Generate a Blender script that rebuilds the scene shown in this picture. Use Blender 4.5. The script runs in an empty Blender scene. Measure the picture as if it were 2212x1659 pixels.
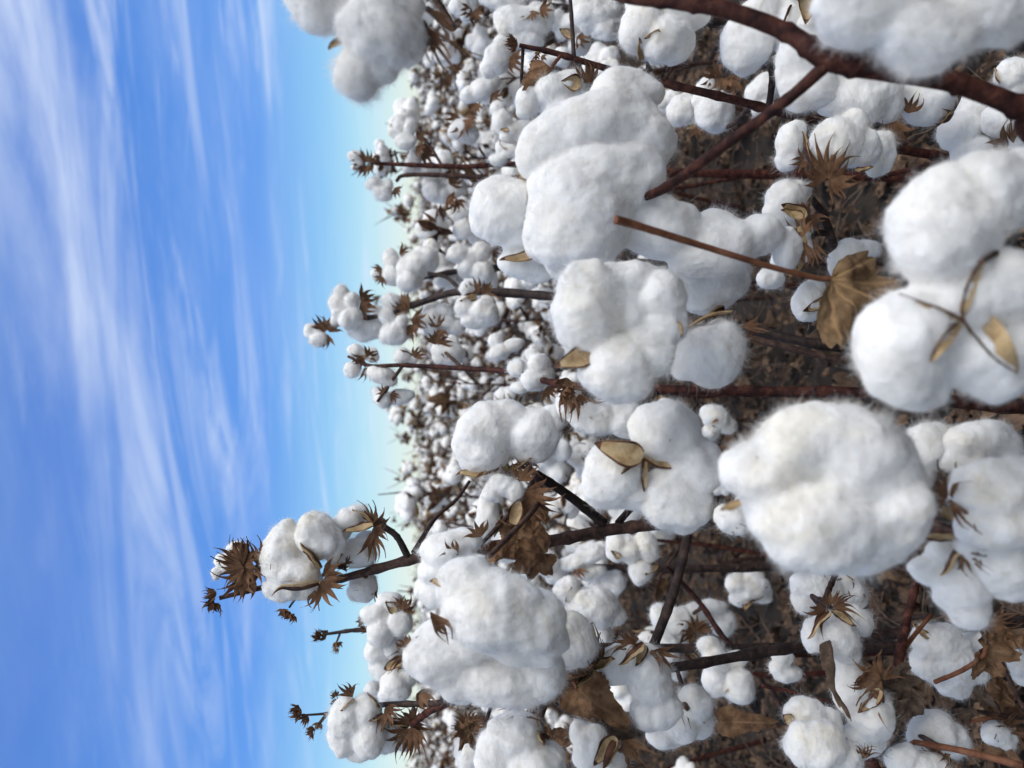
import bpy, bmesh, math, random
import numpy as np
from mathutils import Vector, Matrix
from mathutils.bvhtree import BVHTree

C = bpy.context.scene.collection
S = bpy.context.scene
R_ = math.radians

# ------------------------------------------------------------------ camera
F, CX, CY = 1597.0, 1106.0, 829.5            # focal length and centre, in units of a 2212 px wide picture
PITCH = math.atan(198.0 / F)
CAM = Vector((0, 0, 0.85))
FW = Vector((0, math.cos(PITCH), -math.sin(PITCH)))
UP = Vector((0, math.sin(PITCH), math.cos(PITCH)))
RX = Vector((1, 0, 0))

cd = bpy.data.cameras.new('camera')
cam = bpy.data.objects.new('camera', cd)
C.objects.link(cam)
cd.sensor_width = 36.0
cd.lens = F / 2212.0 * 36.0
cd.clip_start = 0.01
cd.clip_end = 5000
m = Matrix.Identity(4)
for i, ax in enumerate((-UP, RX, -FW)):       # the phone was held on its side: up is picture-left
    for k in range(3):
        m[k][i] = ax[k]
m.translation = CAM
cam.matrix_world = m
cd.dof.use_dof = True
cd.dof.focus_distance = 0.58
cd.dof.aperture_fstop = 7.5
S.camera = cam

# ------------------------------------------------------------------ light
SUN_EL, SUN_AZ = R_(54), R_(122)              # azimuth clockwise from +Y
world = bpy.data.worlds.new('World')
S.world = world
world.use_nodes = True
wt = world.node_tree
wt.nodes.clear()


def N(t, kind, **kw):
    n = t.nodes.new(kind)
    for k, v in kw.items():
        if k.startswith('i_'):
            n.inputs[k[2:].replace('_', ' ')].default_value = v
        else:
            setattr(n, k, v)
    return n


def ramp(t, stops, interp='EASE'):
    n = t.nodes.new('ShaderNodeValToRGB')
    cr = n.color_ramp
    cr.interpolation = interp
    while len(cr.elements) > 1:
        cr.elements.remove(cr.elements[-1])
    cr.elements[0].position, cr.elements[0].color = stops[0][0], tuple(stops[0][1]) + (1,)
    for p, c in stops[1:]:
        e = cr.elements.new(p)
        e.color = tuple(c) + (1,)
    return n


def math_(t, op, a=None, b=None, c=None):
    n = t.nodes.new('ShaderNodeMath')
    n.operation = op
    for i, v in enumerate((a, b, c)):
        if v is None:
            continue
        if isinstance(v, (int, float)):
            n.inputs[i].default_value = v
        else:
            t.links.new(v, n.inputs[i])
    return n.outputs[0]


def mix_(t, f, a, b, mode='MIX'):
    n = t.nodes.new('ShaderNodeMix')
    n.data_type = 'RGBA'
    n.blend_type = mode
    for sock, v in ((n.inputs[0], f), (n.inputs[6], a), (n.inputs[7], b)):
        if isinstance(v, (int, float)):
            sock.default_value = v
        elif isinstance(v, tuple):
            sock.default_value = v if len(v) == 4 else v + (1,)
        else:
            t.links.new(v, sock)
    return n.outputs[2]


def build_sky():
    L = wt.links.new
    out = N(wt, 'ShaderNodeOutputWorld')
    bg = N(wt, 'ShaderNodeBackground', i_Strength=0.094)
    sky = N(wt, 'ShaderNodeTexSky', sky_type='NISHITA', sun_disc=False)
    sky.sun_elevation = SUN_EL
    sky.sun_rotation = SUN_AZ
    sky.air_density = 1.3
    sky.dust_density = 0.4
    sky.ozone_density = 3.0
    tc = N(wt, 'ShaderNodeTexCoord')
    sep = N(wt, 'ShaderNodeSeparateXYZ')
    L(tc.outputs['Generated'], sep.inputs[0])
    z = math_(wt, 'MAXIMUM', sep.outputs[2], 0.0)
    # cooler, deeper blue higher up and a pale band low down, as the thin cirrus leaves it
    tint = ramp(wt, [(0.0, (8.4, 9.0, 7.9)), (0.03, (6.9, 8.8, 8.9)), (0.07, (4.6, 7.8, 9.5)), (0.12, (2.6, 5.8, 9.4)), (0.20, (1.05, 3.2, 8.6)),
                     (0.42, (0.72, 2.2, 7.0)), (0.60, (1.6, 3.2, 7.0)), (0.75, (5.2, 5.8, 6.6)), (1.0, (6.4, 6.6, 6.9))], 'LINEAR')  # unseen sky above the view whitened, added to neutralise the fill light
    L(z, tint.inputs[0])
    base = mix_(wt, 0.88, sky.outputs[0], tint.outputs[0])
    # cirrus on a flat layer high above: streaks that run together towards the horizon
    zz = math_(wt, 'ADD', z, 0.06)
    px = math_(wt, 'DIVIDE', sep.outputs[0], zz)
    py = math_(wt, 'DIVIDE', sep.outputs[1], zz)
    comb = N(wt, 'ShaderNodeCombineXYZ')
    L(px, comb.inputs[0]); L(py, comb.inputs[1])

    def layer(rot, sx, sy, detail, rough, dist, lo, hi, seed):
        mp = N(wt, 'ShaderNodeMapping')
        mp.inputs['Rotation'].default_value = (0, 0, R_(rot))
        mp2 = N(wt, 'ShaderNodeMapping')
        mp2.inputs['Scale'].default_value = (sx, sy, 1)
        mp2.inputs['Location'].default_value = (seed, seed * 1.7, 0)
        L(comb.outputs[0], mp.inputs[0]); L(mp.outputs[0], mp2.inputs[0])
        nz = N(wt, 'ShaderNodeTexNoise', i_Scale=1.0, i_Detail=detail, i_Roughness=rough, i_Distortion=dist)
        L(mp2.outputs[0], nz.inputs['Vector'])
        mr = N(wt, 'ShaderNodeMapRange')
        mr.interpolation_type = 'SMOOTHSTEP'
        mr.inputs[1].default_value = lo
        mr.inputs[2].default_value = hi
        L(nz.outputs[0], mr.inputs[0])
        return mr.outputs[0]
    a = layer(22, 0.42, 1.35, 12, 0.60, 1.5, 0.43, 0.73, 47.300000)
    b = layer(15, 0.8, 3.2, 10, 0.62, 1.2, 0.46, 0.72, 51.700000)
    big = layer(15, 0.40, 0.62, 4, 0.5, 0.5, 0.36, 0.58, 63.490000)
    big = math_(wt, 'POWER', big, 1.5)
    veil = layer(10, 0.35, 0.6, 9, 0.64, 0.8, 0.36, 0.76, 36.190000)
    cl = math_(wt, 'MAXIMUM', math_(wt, 'MULTIPLY', a, big), math_(wt, 'MULTIPLY', b, math_(wt, 'MULTIPLY', big, 0.8)))
    cl = math_(wt, 'ADD', cl, math_(wt, 'MULTIPLY', math_(wt, 'MULTIPLY', veil, 0.34), math_(wt, 'MULTIPLY_ADD', big, 0.7, 0.3)))
    # the sheet of cirrus thins out towards the left of the view
    side = N(wt, 'ShaderNodeMapRange')
    side.interpolation_type = 'SMOOTHSTEP'
    side.inputs[1].default_value, side.inputs[2].default_value = -0.50, 0.05
    side.inputs[3].default_value, side.inputs[4].default_value = 0.38, 1.0
    L(sep.outputs[0], side.inputs[0])
    cl = math_(wt, 'MULTIPLY', cl, side.outputs[0])
    fade = N(wt, 'ShaderNodeMapRange')
    fade.inputs[1].default_value = 0.0
    fade.inputs[2].default_value = 0.10
    L(z, fade.inputs[0])
    cl = math_(wt, 'MULTIPLY', cl, math_(wt, 'MULTIPLY_ADD', fade.outputs[0], 0.65, 0.30))
    cl = math_(wt, 'MINIMUM', math_(wt, 'MULTIPLY', cl, 0.74), 0.88)
    col = mix_(wt, cl, base, (7.0, 8.0, 9.9))
    # whitish cloud sheet added behind the camera, out of view, as neutral fill light
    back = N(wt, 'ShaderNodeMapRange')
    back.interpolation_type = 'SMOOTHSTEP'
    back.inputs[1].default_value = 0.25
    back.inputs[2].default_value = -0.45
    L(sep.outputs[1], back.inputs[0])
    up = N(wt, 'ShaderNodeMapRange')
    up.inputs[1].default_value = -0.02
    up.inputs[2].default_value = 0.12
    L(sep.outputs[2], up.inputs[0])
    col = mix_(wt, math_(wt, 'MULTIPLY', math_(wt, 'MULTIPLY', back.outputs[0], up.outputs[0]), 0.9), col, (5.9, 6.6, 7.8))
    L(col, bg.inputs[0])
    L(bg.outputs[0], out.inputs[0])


build_sky()
sd = bpy.data.lights.new('sun', 'SUN')
sd.energy = 2.45
sd.angle = R_(50)
sd.color = (1.0, 0.955, 0.89)
so = bpy.data.objects.new('sun', sd)
C.objects.link(so)
sdir = Vector((math.sin(SUN_AZ) * math.cos(SUN_EL), math.cos(SUN_AZ) * math.cos(SUN_EL), math.sin(SUN_EL)))
so.rotation_euler = sdir.to_track_quat('Z', 'Y').to_euler()
so.location = (0, 0, 6)

S.view_settings.view_transform = 'Standard'
S.view_settings.look = 'None'
S.view_settings.exposure = 0.14
S.view_settings.gamma = 1.0
S.render.engine = 'CYCLES'
S.cycles.max_bounces = 10
S.cycles.diffuse_bounces = 6
S.cycles.transmission_bounces = 8
S.cycles.use_denoising = True

# ------------------------------------------------------------------ helpers
rng = np.random.default_rng(11)
rnd = random.Random(7)


def W(u, v, d):
    return CAM + FW * d - UP * ((u - CX) / F * d) + RX * ((CY - v) / F * d)


def CV(a, b, c):
    """direction given as (picture right, picture down, away from camera)"""
    return (-UP * a - RX * b + FW * c)


_G = rng.normal(size=(256, 3))
_G /= np.linalg.norm(_G, axis=1)[:, None]
_PERM = rng.permutation(256)


def pn(P, seed=0):
    P = np.asarray(P, float) + seed * 17.137
    i = np.floor(P).astype(np.int64)
    f = P - i
    u = f * f * f * (f * (f * 6 - 15) + 10)
    r = 0.0
    for dx in (0, 1):
        for dy in (0, 1):
            for dz in (0, 1):
                h = _PERM[(_PERM[(_PERM[(i[:, 0] + dx) & 255] + i[:, 1] + dy) & 255] + i[:, 2] + dz) & 255]
                g = _G[h]
                d = g[:, 0] * (f[:, 0] - dx) + g[:, 1] * (f[:, 1] - dy) + g[:, 2] * (f[:, 2] - dz)
                w = (u[:, 0] if dx else 1 - u[:, 0]) * (u[:, 1] if dy else 1 - u[:, 1]) * (u[:, 2] if dz else 1 - u[:, 2])
                r = r + d * w
    return r


def fbm(P, oc=3, seed=0):
    P = np.asarray(P, float)
    s, a = 0.0, 1.0
    for k in range(oc):
        s = s + a * pn(P * (2 ** k), seed + k * 3)
        a *= 0.5
    return s


class MB:
    """collects vertices and faces for ONE mesh"""
    def __init__(self):
        self.v, self.f, self.m, self.a, self.n = [], [], [], [], 0

    def add(self, verts, faces, mat=0, attr=None):
        verts = np.asarray(verts, float).reshape(-1, 3)
        faces = np.asarray(faces, np.int64)
        self.v.append(verts)
        self.a.append(np.zeros(len(verts)) if attr is None else np.asarray(attr, float))
        self.f.append(faces + self.n)
        mm = np.full(len(faces), mat) if np.isscalar(mat) else np.asarray(mat)
        self.m.append(mm)
        self.n += len(verts)

    def merge(self, other, M=None, matmap=None):
        if not other.v:
            return
        V = np.concatenate(other.v)
        if M is not None:
            A = np.array(M)
            V = V @ A[:3, :3].T + A[:3, 3]
        n0 = self.n
        self.v.append(V)
        self.a.append(np.concatenate(other.a))
        for f, mm in zip(other.f, other.m):
            self.f.append(f + n0)
            self.m.append(mm if matmap is None else np.asarray(matmap)[mm])
        self.n += len(V)

    def mesh(self, name, mats, origin=(0, 0, 0)):
        me = bpy.data.meshes.new(name)
        V = np.concatenate(self.v) - np.array(origin)
        me.vertices.add(len(V))
        me.vertices.foreach_set('co', V.astype(np.float32).ravel())
        loops = np.concatenate([f.ravel() for f in self.f])
        tot = np.concatenate([np.full(len(f), f.shape[1]) for f in self.f])
        start = np.concatenate([[0], np.cumsum(tot)[:-1]])
        me.loops.add(len(loops))
        me.loops.foreach_set('vertex_index', loops.astype(np.int32))
        me.polygons.add(len(tot))
        me.polygons.foreach_set('loop_start', start.astype(np.int32))
        me.polygons.foreach_set('material_index', np.concatenate(self.m).astype(np.int32))
        me.polygons.foreach_set('use_smooth', np.ones(len(tot), bool))
        A = np.concatenate(self.a)
        if np.any(A):
            at = me.attributes.new('mark', 'FLOAT', 'POINT')
            at.data.foreach_set('value', A.astype(np.float32))
        for mt in mats:
            me.materials.append(mt)
        me.update(calc_edges=True)
        return me


def link(name, me, parent=None, loc=(0, 0, 0)):
    o = bpy.data.objects.new(name, me)
    C.objects.link(o)
    o.location = loc
    if parent is not None:
        o.parent = parent
    return o


def ico(sub):
    bm = bmesh.new()
    bmesh.ops.create_icosphere(bm, subdivisions=sub, radius=1.0)
    v = np.array([x.co[:] for x in bm.verts])
    f = np.array([[w.index for w in x.verts] for x in bm.faces])
    bm.free()
    return v, f


ICO = {k: ico(k) for k in (1, 2, 3, 4)}


def frame(ax):
    ax = Vector(ax).normalized()
    t = Vector((0, 0, 1)) if abs(ax.z) < 0.9 else Vector((1, 0, 0))
    a = ax.cross(t).normalized()
    return a, ax.cross(a).normalized(), ax


def catmull(P, r, k):
    P = [Vector(p) for p in P]
    P = [P[0] * 2 - P[1]] + P + [P[-1] * 2 - P[-2]]
    r = [r[0]] + list(r) + [r[-1]]
    o, q = [], []
    for i in range(1, len(P) - 2):
        for s in range(k):
            t = s / k
            a, b, c, d = P[i - 1], P[i], P[i + 1], P[i + 2]
            o.append(0.5 * ((2 * b) + (c - a) * t + (2 * a - 5 * b + 4 * c - d) * t * t + (3 * b - a - 3 * c + d) * t ** 3))
            q.append(r[i] * (1 - t) + r[i + 1] * t)
    o.append(P[-2]); q.append(r[-2])
    return o, q


def tube(mb, P, r, mat=0, sides=9, k=6, rough=0.10, knots=0.0, seed=0):
    P, r = catmull(P, r, k)
    n = len(P)
    V = []
    a = None
    acc, nxt = 0.0, 0.02
    for i in range(n):
        t = (P[min(i + 1, n - 1)] - P[max(i - 1, 0)])
        t = t.normalized() if t.length > 1e-9 else Vector((0, 0, 1))
        if a is None:
            a = frame(t)[0]
        a = (a - t * a.dot(t)).normalized()
        b = t.cross(a)
        rr = r[i]
        if i:
            acc += (P[i] - P[i - 1]).length
        if knots and acc > nxt:
            rr *= 1 + knots
            nxt = acc + 0.03 + 0.02 * math.sin(seed + acc * 90)
        for s in range(sides):
            th = 2 * math.pi * s / sides
            V.append((P[i] + (a * math.cos(th) + b * math.sin(th)) * rr)[:])
    V = np.array(V)
    rad = np.repeat(np.array(r), sides)
    cen = np.repeat(np.array([p[:] for p in P]), sides, axis=0)
    nz = fbm(V / (rad.mean() * 2.2 + 1e-6), 2, seed)
    V = cen + (V - cen) * (1 + rough * 2 * nz)[:, None]
    i = np.arange(n - 1)[:, None] * sides
    s = np.arange(sides)[None, :]
    f = np.stack([i + s, i + (s + 1) % sides, i + sides + (s + 1) % sides, i + sides + s], -1).reshape(-1, 4)
    mb.add(V, f, mat)
    for e, pt in ((0, P[0]), (n - 1, P[-1])):
        ring = np.arange(sides)
        VV = np.vstack([V[e * sides:(e + 1) * sides], np.array(pt[:])[None]])
        ff = np.stack([ring, (ring + 1) % sides, np.full(sides, sides)], -1)
        mb.add(VV, ff if e else ff[:, ::-1], mat)


# ------------------------------------------------------------------ materials
def mat_new(name):
    mt = bpy.data.materials.new(name)
    mt.use_nodes = True
    t = mt.node_tree
    t.nodes.clear()
    out = N(t, 'ShaderNodeOutputMaterial')
    return mt, t, out


def coords(t):
    return N(t, 'ShaderNodeTexCoord').outputs['Object']


def noise_(t, vec, scale, detail=4, rough=0.55, dist=0.0):
    n = N(t, 'ShaderNodeTexNoise', i_Scale=scale, i_Detail=detail, i_Roughness=rough, i_Distortion=dist)
    t.links.new(vec, n.inputs['Vector'])
    return n.outputs[0]


def mat_lint(name, sss=True, cream=0.6):
    mt, t, out = mat_new(name)
    L = t.links.new
    co = coords(t)
    n1 = noise_(t, co, 30, 4, 0.6, 0.6)
    r1 = ramp(t, [(0.42, (0, 0, 0)), (0.70, (cream, cream, cream))])
    L(n1, r1.inputs[0])
    oi = N(t, 'ShaderNodeObjectInfo')
    f1 = math_(t, 'MULTIPLY', r1.outputs[0], math_(t, 'MULTIPLY_ADD', oi.outputs['Random'], 1.1, 0.3))
    col = mix_(t, f1, (0.90, 0.893, 0.88), (0.87, 0.805, 0.67))
    # stray specks of dry leaf caught in the lint
    n3 = noise_(t, co, 210, 2, 0.5)
    r3 = ramp(t, [(0.775, (0, 0, 0)), (0.80, (1, 1, 1))])
    L(n3, r3.inputs[0])
    col = mix_(t, math_(t, 'MULTIPLY', r3.outputs[0], 0.6), col, (0.30, 0.19, 0.10))
    p = N(t, 'ShaderNodeBsdfPrincipled', i_Roughness=0.95)
    p.inputs['Specular IOR Level'].default_value = 0.1
    p.inputs['Sheen Weight'].default_value = 0.25
    p.inputs['Sheen Roughness'].default_value = 0.6
    L(col, p.inputs['Base Color'])
    if sss:
        p.inputs['Subsurface Weight'].default_value = 0.75
        p.inputs['Subsurface Radius'].default_value = (0.008, 0.0072, 0.0063)
        p.inputs['Subsurface Scale'].default_value = 1.0
    # matted fibres
    mp = N(t, 'ShaderNodeMapping')
    mp.inputs['Scale'].default_value = (1, 0.35, 1)
    L(co, mp.inputs[0])
    n2 = noise_(t, mp.outputs[0], 420, 6, 0.70, 2.2)
    mp3 = N(t, 'ShaderNodeMapping')
    mp3.inputs['Scale'].default_value = (0.30, 1, 0.8)
    mp3.inputs['Rotation'].default_value = (0.4, 0.3, 0.9)
    L(co, mp3.inputs[0])
    n4 = noise_(t, mp3.outputs[0], 190, 6, 0.65, 2.6)
    h = math_(t, 'ADD', math_(t, 'MULTIPLY', n2, 0.6), n4)
    # thin and dense patches of lint
    thin = N(t, 'ShaderNodeMapRange')
    thin.inputs[1].default_value, thin.inputs[2].default_value = 0.35, 0.62
    thin.inputs[3].default_value, thin.inputs[4].default_value = 0.95, 1.0
    L(n4, thin.inputs[0])
    hv = N(t, 'ShaderNodeHueSaturation')
    L(thin.outputs[0], hv.inputs['Value'])
    L(col, hv.inputs['Color'])
    L(hv.outputs[0], p.inputs['Base Color'])
    b = N(t, 'ShaderNodeBump', i_Strength=0.42, i_Distance=0.0020)
    L(h, b.inputs['Height'])
    L(b.outputs[0], p.inputs['Normal'])
    L(p.outputs[0], out.inputs[0])
    return mt


def mat_fibre():
    mt, t, out = mat_new('cotton_fibre')
    L = t.links.new
    d = N(t, 'ShaderNodeBsdfDiffuse')
    d.inputs[0].default_value = (0.93, 0.92, 0.90, 1)
    tr = N(t, 'ShaderNodeBsdfTranslucent')
    tr.inputs[0].default_value = (0.93, 0.92, 0.90, 1)
    mx = N(t, 'ShaderNodeMixShader')
    mx.inputs[0].default_value = 0.5
    L(d.outputs[0], mx.inputs[1]); L(tr.outputs[0], mx.inputs[2])
    L(mx.outputs[0], out.inputs[0])
    return mt


def mat_dry(name, c0, c1, c2, scale=90, rough=0.8, translucent=0.0, bump=0.4, mark=None, spec=0.25, streak=None):
    """dry plant matter: two mottled tones, dark spots, optional veins from the mesh's own 'mark' attribute"""
    mt, t, out = mat_new(name)
    L = t.links.new
    co = coords(t)
    if streak:
        mp = N(t, 'ShaderNodeMapping')
        mp.inputs['Scale'].default_value = streak
        L(co, mp.inputs[0])
        co = mp.outputs[0]
    oi = N(t, 'ShaderNodeObjectInfo')
    n1 = noise_(t, co, scale, 5, 0.6, 0.4)
    r1 = ramp(t, [(0.34, c0), (0.50, c1), (0.68, c2)], 'LINEAR')
    L(n1, r1.inputs[0])
    col = r1.outputs[0]
    n2 = noise_(t, co, scale * 4.5, 3, 0.6)
    r2 = ramp(t, [(0.58, (0, 0, 0)), (0.70, (1, 1, 1))])
    L(n2, r2.inputs[0])
    col = mix_(t, math_(t, 'MULTIPLY', r2.outputs[0], 0.45), col, tuple(x * 0.4 for x in c0))
    hs = N(t, 'ShaderNodeHueSaturation')
    L(math_(t, 'MULTIPLY_ADD', oi.outputs['Random'], 0.45, 0.78), hs.inputs['Value'])
    L(col, hs.inputs['Color'])
    col = hs.outputs[0]
    if mark:
        at = N(t, 'ShaderNodeAttribute', attribute_name='mark')
        col = mix_(t, at.outputs['Fac'], col, mark)
    p = N(t, 'ShaderNodeBsdfPrincipled', i_Roughness=rough)
    p.inputs['Specular IOR Level'].default_value = spec
    L(col, p.inputs['Base Color'])
    b = N(t, 'ShaderNodeBump', i_Strength=bump, i_Distance=0.0012)
    L(noise_(t, co, scale * 3.2, 6, 0.65), b.inputs['Height'])
    L(b.outputs[0], p.inputs['Normal'])
    sh = p.outputs[0]
    if translucent:
        tr = N(t, 'ShaderNodeBsdfTranslucent')
        L(col, tr.inputs[0])
        mx = N(t, 'ShaderNodeMixShader')
        mx.inputs[0].default_value = translucent
        L(sh, mx.inputs[1]); L(tr.outputs[0], mx.inputs[2])
        sh = mx.outputs[0]
    L(sh, out.inputs[0])
    return mt


M = {}
M['lint'] = mat_lint('cotton_lint')
M['lint_plain'] = mat_lint('cotton_lint_far', sss=False, cream=0.5)
M['fibre'] = mat_fibre()
M['hull_in'] = mat_dry('hull_inside', (0.30, 0.19, 0.085), (0.47, 0.33, 0.17), (0.56, 0.43, 0.25), 120, 0.45, 0.15, 0.5, spec=0.45)
M['hull_out'] = mat_dry('hull_outside', (0.022, 0.011, 0.008), (0.070, 0.028, 0.016), (0.15, 0.064, 0.032), 110, 0.6)
M['bract'] = mat_dry('dry_bract', (0.085, 0.042, 0.022), (0.16, 0.083, 0.045), (0.24, 0.135, 0.075), 80, 0.8, 0.15)
M['stem_red'] = mat_dry('red_bark', (0.018, 0.007, 0.007), (0.054, 0.018, 0.014), (0.12, 0.046, 0.030), 130, 0.6, bump=0.6, spec=0.15)
M['stem'] = mat_dry('brown_bark', (0.022, 0.013, 0.011), (0.055, 0.030, 0.023), (0.11, 0.060, 0.042), 130, 0.65, bump=0.6)
M['stem_dark'] = mat_dry('dark_bark', (0.013, 0.009, 0.009), (0.036, 0.023, 0.020), (0.075, 0.047, 0.038), 130, 0.65, bump=0.6)
M['petiole'] = mat_dry('petiole_bark', (0.10, 0.035, 0.018), (0.19, 0.075, 0.038), (0.27, 0.12, 0.065), 90, 0.6)
M['leaf_tan'] = mat_dry('tan_leaf', (0.16, 0.092, 0.045), (0.25, 0.155, 0.080), (0.35, 0.225, 0.125), 60, 0.75, 0.25, 0.5, mark=(0.46, 0.29, 0.14))
M['leaf'] = mat_dry('brown_leaf', (0.085, 0.042, 0.022), (0.185, 0.098, 0.050), (0.30, 0.175, 0.095), 70, 0.75, 0.15, 0.7, mark=(0.26, 0.16, 0.085))
M['leaf_dark'] = mat_dry('dark_leaf', (0.055, 0.038, 0.028), (0.12, 0.082, 0.058), (0.20, 0.14, 0.10), 80, 0.8, 0.1, 0.7, mark=(0.16, 0.11, 0.08))
M['litter'] = mat_dry('litter_leaf', (0.040, 0.026, 0.019), (0.10, 0.064, 0.043), (0.24, 0.155, 0.10), 22, 0.85, 0.05, 0.6)
M['straw'] = mat_dry('dry_twig', (0.05, 0.035, 0.027), (0.10, 0.07, 0.055), (0.19, 0.14, 0.10), 40, 0.8)


def mat_soil():
    mt, t, out = mat_new('soil')
    L = t.links.new
    co = coords(t)
    n1 = noise_(t, co, 6, 8, 0.65)
    r1 = ramp(t, [(0.30, (0.032, 0.028, 0.026)), (0.55, (0.070, 0.060, 0.053)), (0.75, (0.125, 0.107, 0.093))], 'LINEAR')
    L(n1, r1.inputs[0])
    n2 = noise_(t, co, 85, 6, 0.7)
    col = mix_(t, math_(t, 'MULTIPLY', n2, 0.5), r1.outputs[0], (0.03, 0.022, 0.018))
    p = N(t, 'ShaderNodeBsdfPrincipled', i_Roughness=0.95)
    p.inputs['Specular IOR Level'].default_value = 0.15
    L(col, p.inputs['Base Color'])
    b = N(t, 'ShaderNodeBump', i_Strength=0.9, i_Distance=0.01)
    L(math_(t, 'ADD', n2, n1), b.inputs['Height'])
    L(b.outputs[0], p.inputs['Normal'])
    L(p.outputs[0], out.inputs[0])
    return mt


M['soil'] = mat_soil()

# ------------------------------------------------------------------ ground
def build_ground():
    xs = np.concatenate([[-3000, -800, -200, -60, -20, -8], np.linspace(-3.2, 3.2, 161), [8, 20, 60, 200, 800, 3000]])
    ys = np.concatenate([[-200, -20, -4], np.linspace(-0.6, 5.6, 160), [8, 14, 30, 80, 200, 800, 4000]])
    X, Y = np.meshgrid(xs, ys)
    P = np.stack([X.ravel(), Y.ravel(), np.zeros(X.size)], 1)
    near = np.clip((8 - np.abs(P[:, 0])) / 4, 0, 1) * np.clip((9 - np.abs(P[:, 1])) / 4, 0, 1)
    P[:, 2] = near * (0.030 * fbm(P * 4, 3, 2) + 0.016 * fbm(P * 17, 3, 5) - 0.01) - 0.012
    nx, ny = len(xs), len(ys)
    i = np.arange(ny - 1)[:, None] * nx
    j = np.arange(nx - 1)[None, :]
    f = np.stack([i + j, i + j + 1, i + nx + j + 1, i + nx + j], -1).reshape(-1, 4)
    mb = MB()
    mb.add(P, f)
    g = link('ground', mb.mesh('ground', [M['soil']]))
    g['kind'] = 'structure'
    g['label'] = 'dark brown soil of the cotton field between the rows'


build_ground()


# ------------------------------------------------------------------ cotton parts
def vnormals(V, quads):
    a = V[quads[:, 2]] - V[quads[:, 0]]
    b = V[quads[:, 3]] - V[quads[:, 1]] if quads.shape[1] == 4 else V[quads[:, 1]] - V[quads[:, 0]]
    n = np.cross(a, b) if quads.shape[1] == 4 else np.cross(b, a)
    o = np.zeros_like(V)
    for k in range(quads.shape[1]):
        np.add.at(o, quads[:, k], n)
    return o / (np.linalg.norm(o, axis=1)[:, None] + 1e-12)


def remesh(V, Fc, vox, smooth):
    me = bpy.data.meshes.new('tmp')
    me.from_pydata(V.tolist(), [], Fc.tolist())
    o = bpy.data.objects.new('tmp', me)
    C.objects.link(o)
    md = o.modifiers.new('r', 'REMESH')
    md.mode = 'VOXEL'
    md.voxel_size = vox
    sm = o.modifiers.new('s', 'SMOOTH')
    sm.factor = 0.5
    sm.iterations = smooth
    dg = bpy.context.evaluated_depsgraph_get()
    e = o.evaluated_get(dg)
    mm = e.to_mesh()
    v = np.empty(len(mm.vertices) * 3, np.float32)
    mm.vertices.foreach_get('co', v)
    lt = np.empty(len(mm.polygons), np.int32)
    mm.polygons.foreach_get('loop_total', lt)
    lv = np.empty(len(mm.loops), np.int32)
    mm.loops.foreach_get('vertex_index', lv)
    e.to_mesh_clear()
    bpy.data.objects.remove(o)
    bpy.data.meshes.remove(me)
    assert np.all(lt == 4)
    return v.reshape(-1, 3).astype(float), lv.reshape(-1, 4).astype(np.int64)


def fibres(mb, V, Nn, count, length, width, seed, mat=1, long_share=0.018):
    g = np.random.default_rng(seed)
    i = g.integers(0, len(V), count)
    n = Nn[i]
    p = V[i] + g.normal(size=(count, 3)) * length * 0.25
    q = p / (length * 3.5)
    flow = np.stack([pn(q, seed + 31), pn(q, seed + 47), pn(q, seed + 63)], 1) * 2.2
    d = n * 0.55 + flow + g.normal(size=(count, 3)) * 0.45
    d /= np.linalg.norm(d, axis=1)[:, None]
    dn = np.sum(d * n, 1)
    d += n * np.clip(0.15 - dn, 0, 2)[:, None]
    tuft = pn(p / (length * 4.5), seed + 80)
    L = 0.75 * length * np.exp(g.normal(size=count) * 0.5 + 3.2 * tuft)
    L = np.minimum(L, length * 3.2)
    lg = g.random(count) < long_share
    L[lg] = length * (2.0 + 2.5 * g.random(lg.sum()))
    e = d + g.normal(size=(count, 3)) * 0.8
    e /= np.linalg.norm(e, axis=1)[:, None]
    w = np.cross(d, g.normal(size=(count, 3)))
    w *= (width * 0.5) / (np.linalg.norm(w, axis=1)[:, None] + 1e-9)
    p0 = p - n * length * 0.15
    p1 = p0 + d * (L * 0.5)[:, None]
    p2 = p1 + e * (L * 0.5)[:, None]
    VV = np.stack([p0 - w, p0 + w, p1 + w * 0.8, p1 - w * 0.8, p2], 1).reshape(-1, 3)
    b = np.arange(count)[:, None] * 5
    mb_n = mb.n
    mb.add(VV, b + np.array([[0, 1, 2, 3]]), mat)
    mb.f.append(b + np.array([[3, 2, 4]]) + mb_n)
    mb.m.append(np.full(count, mat))


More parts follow.
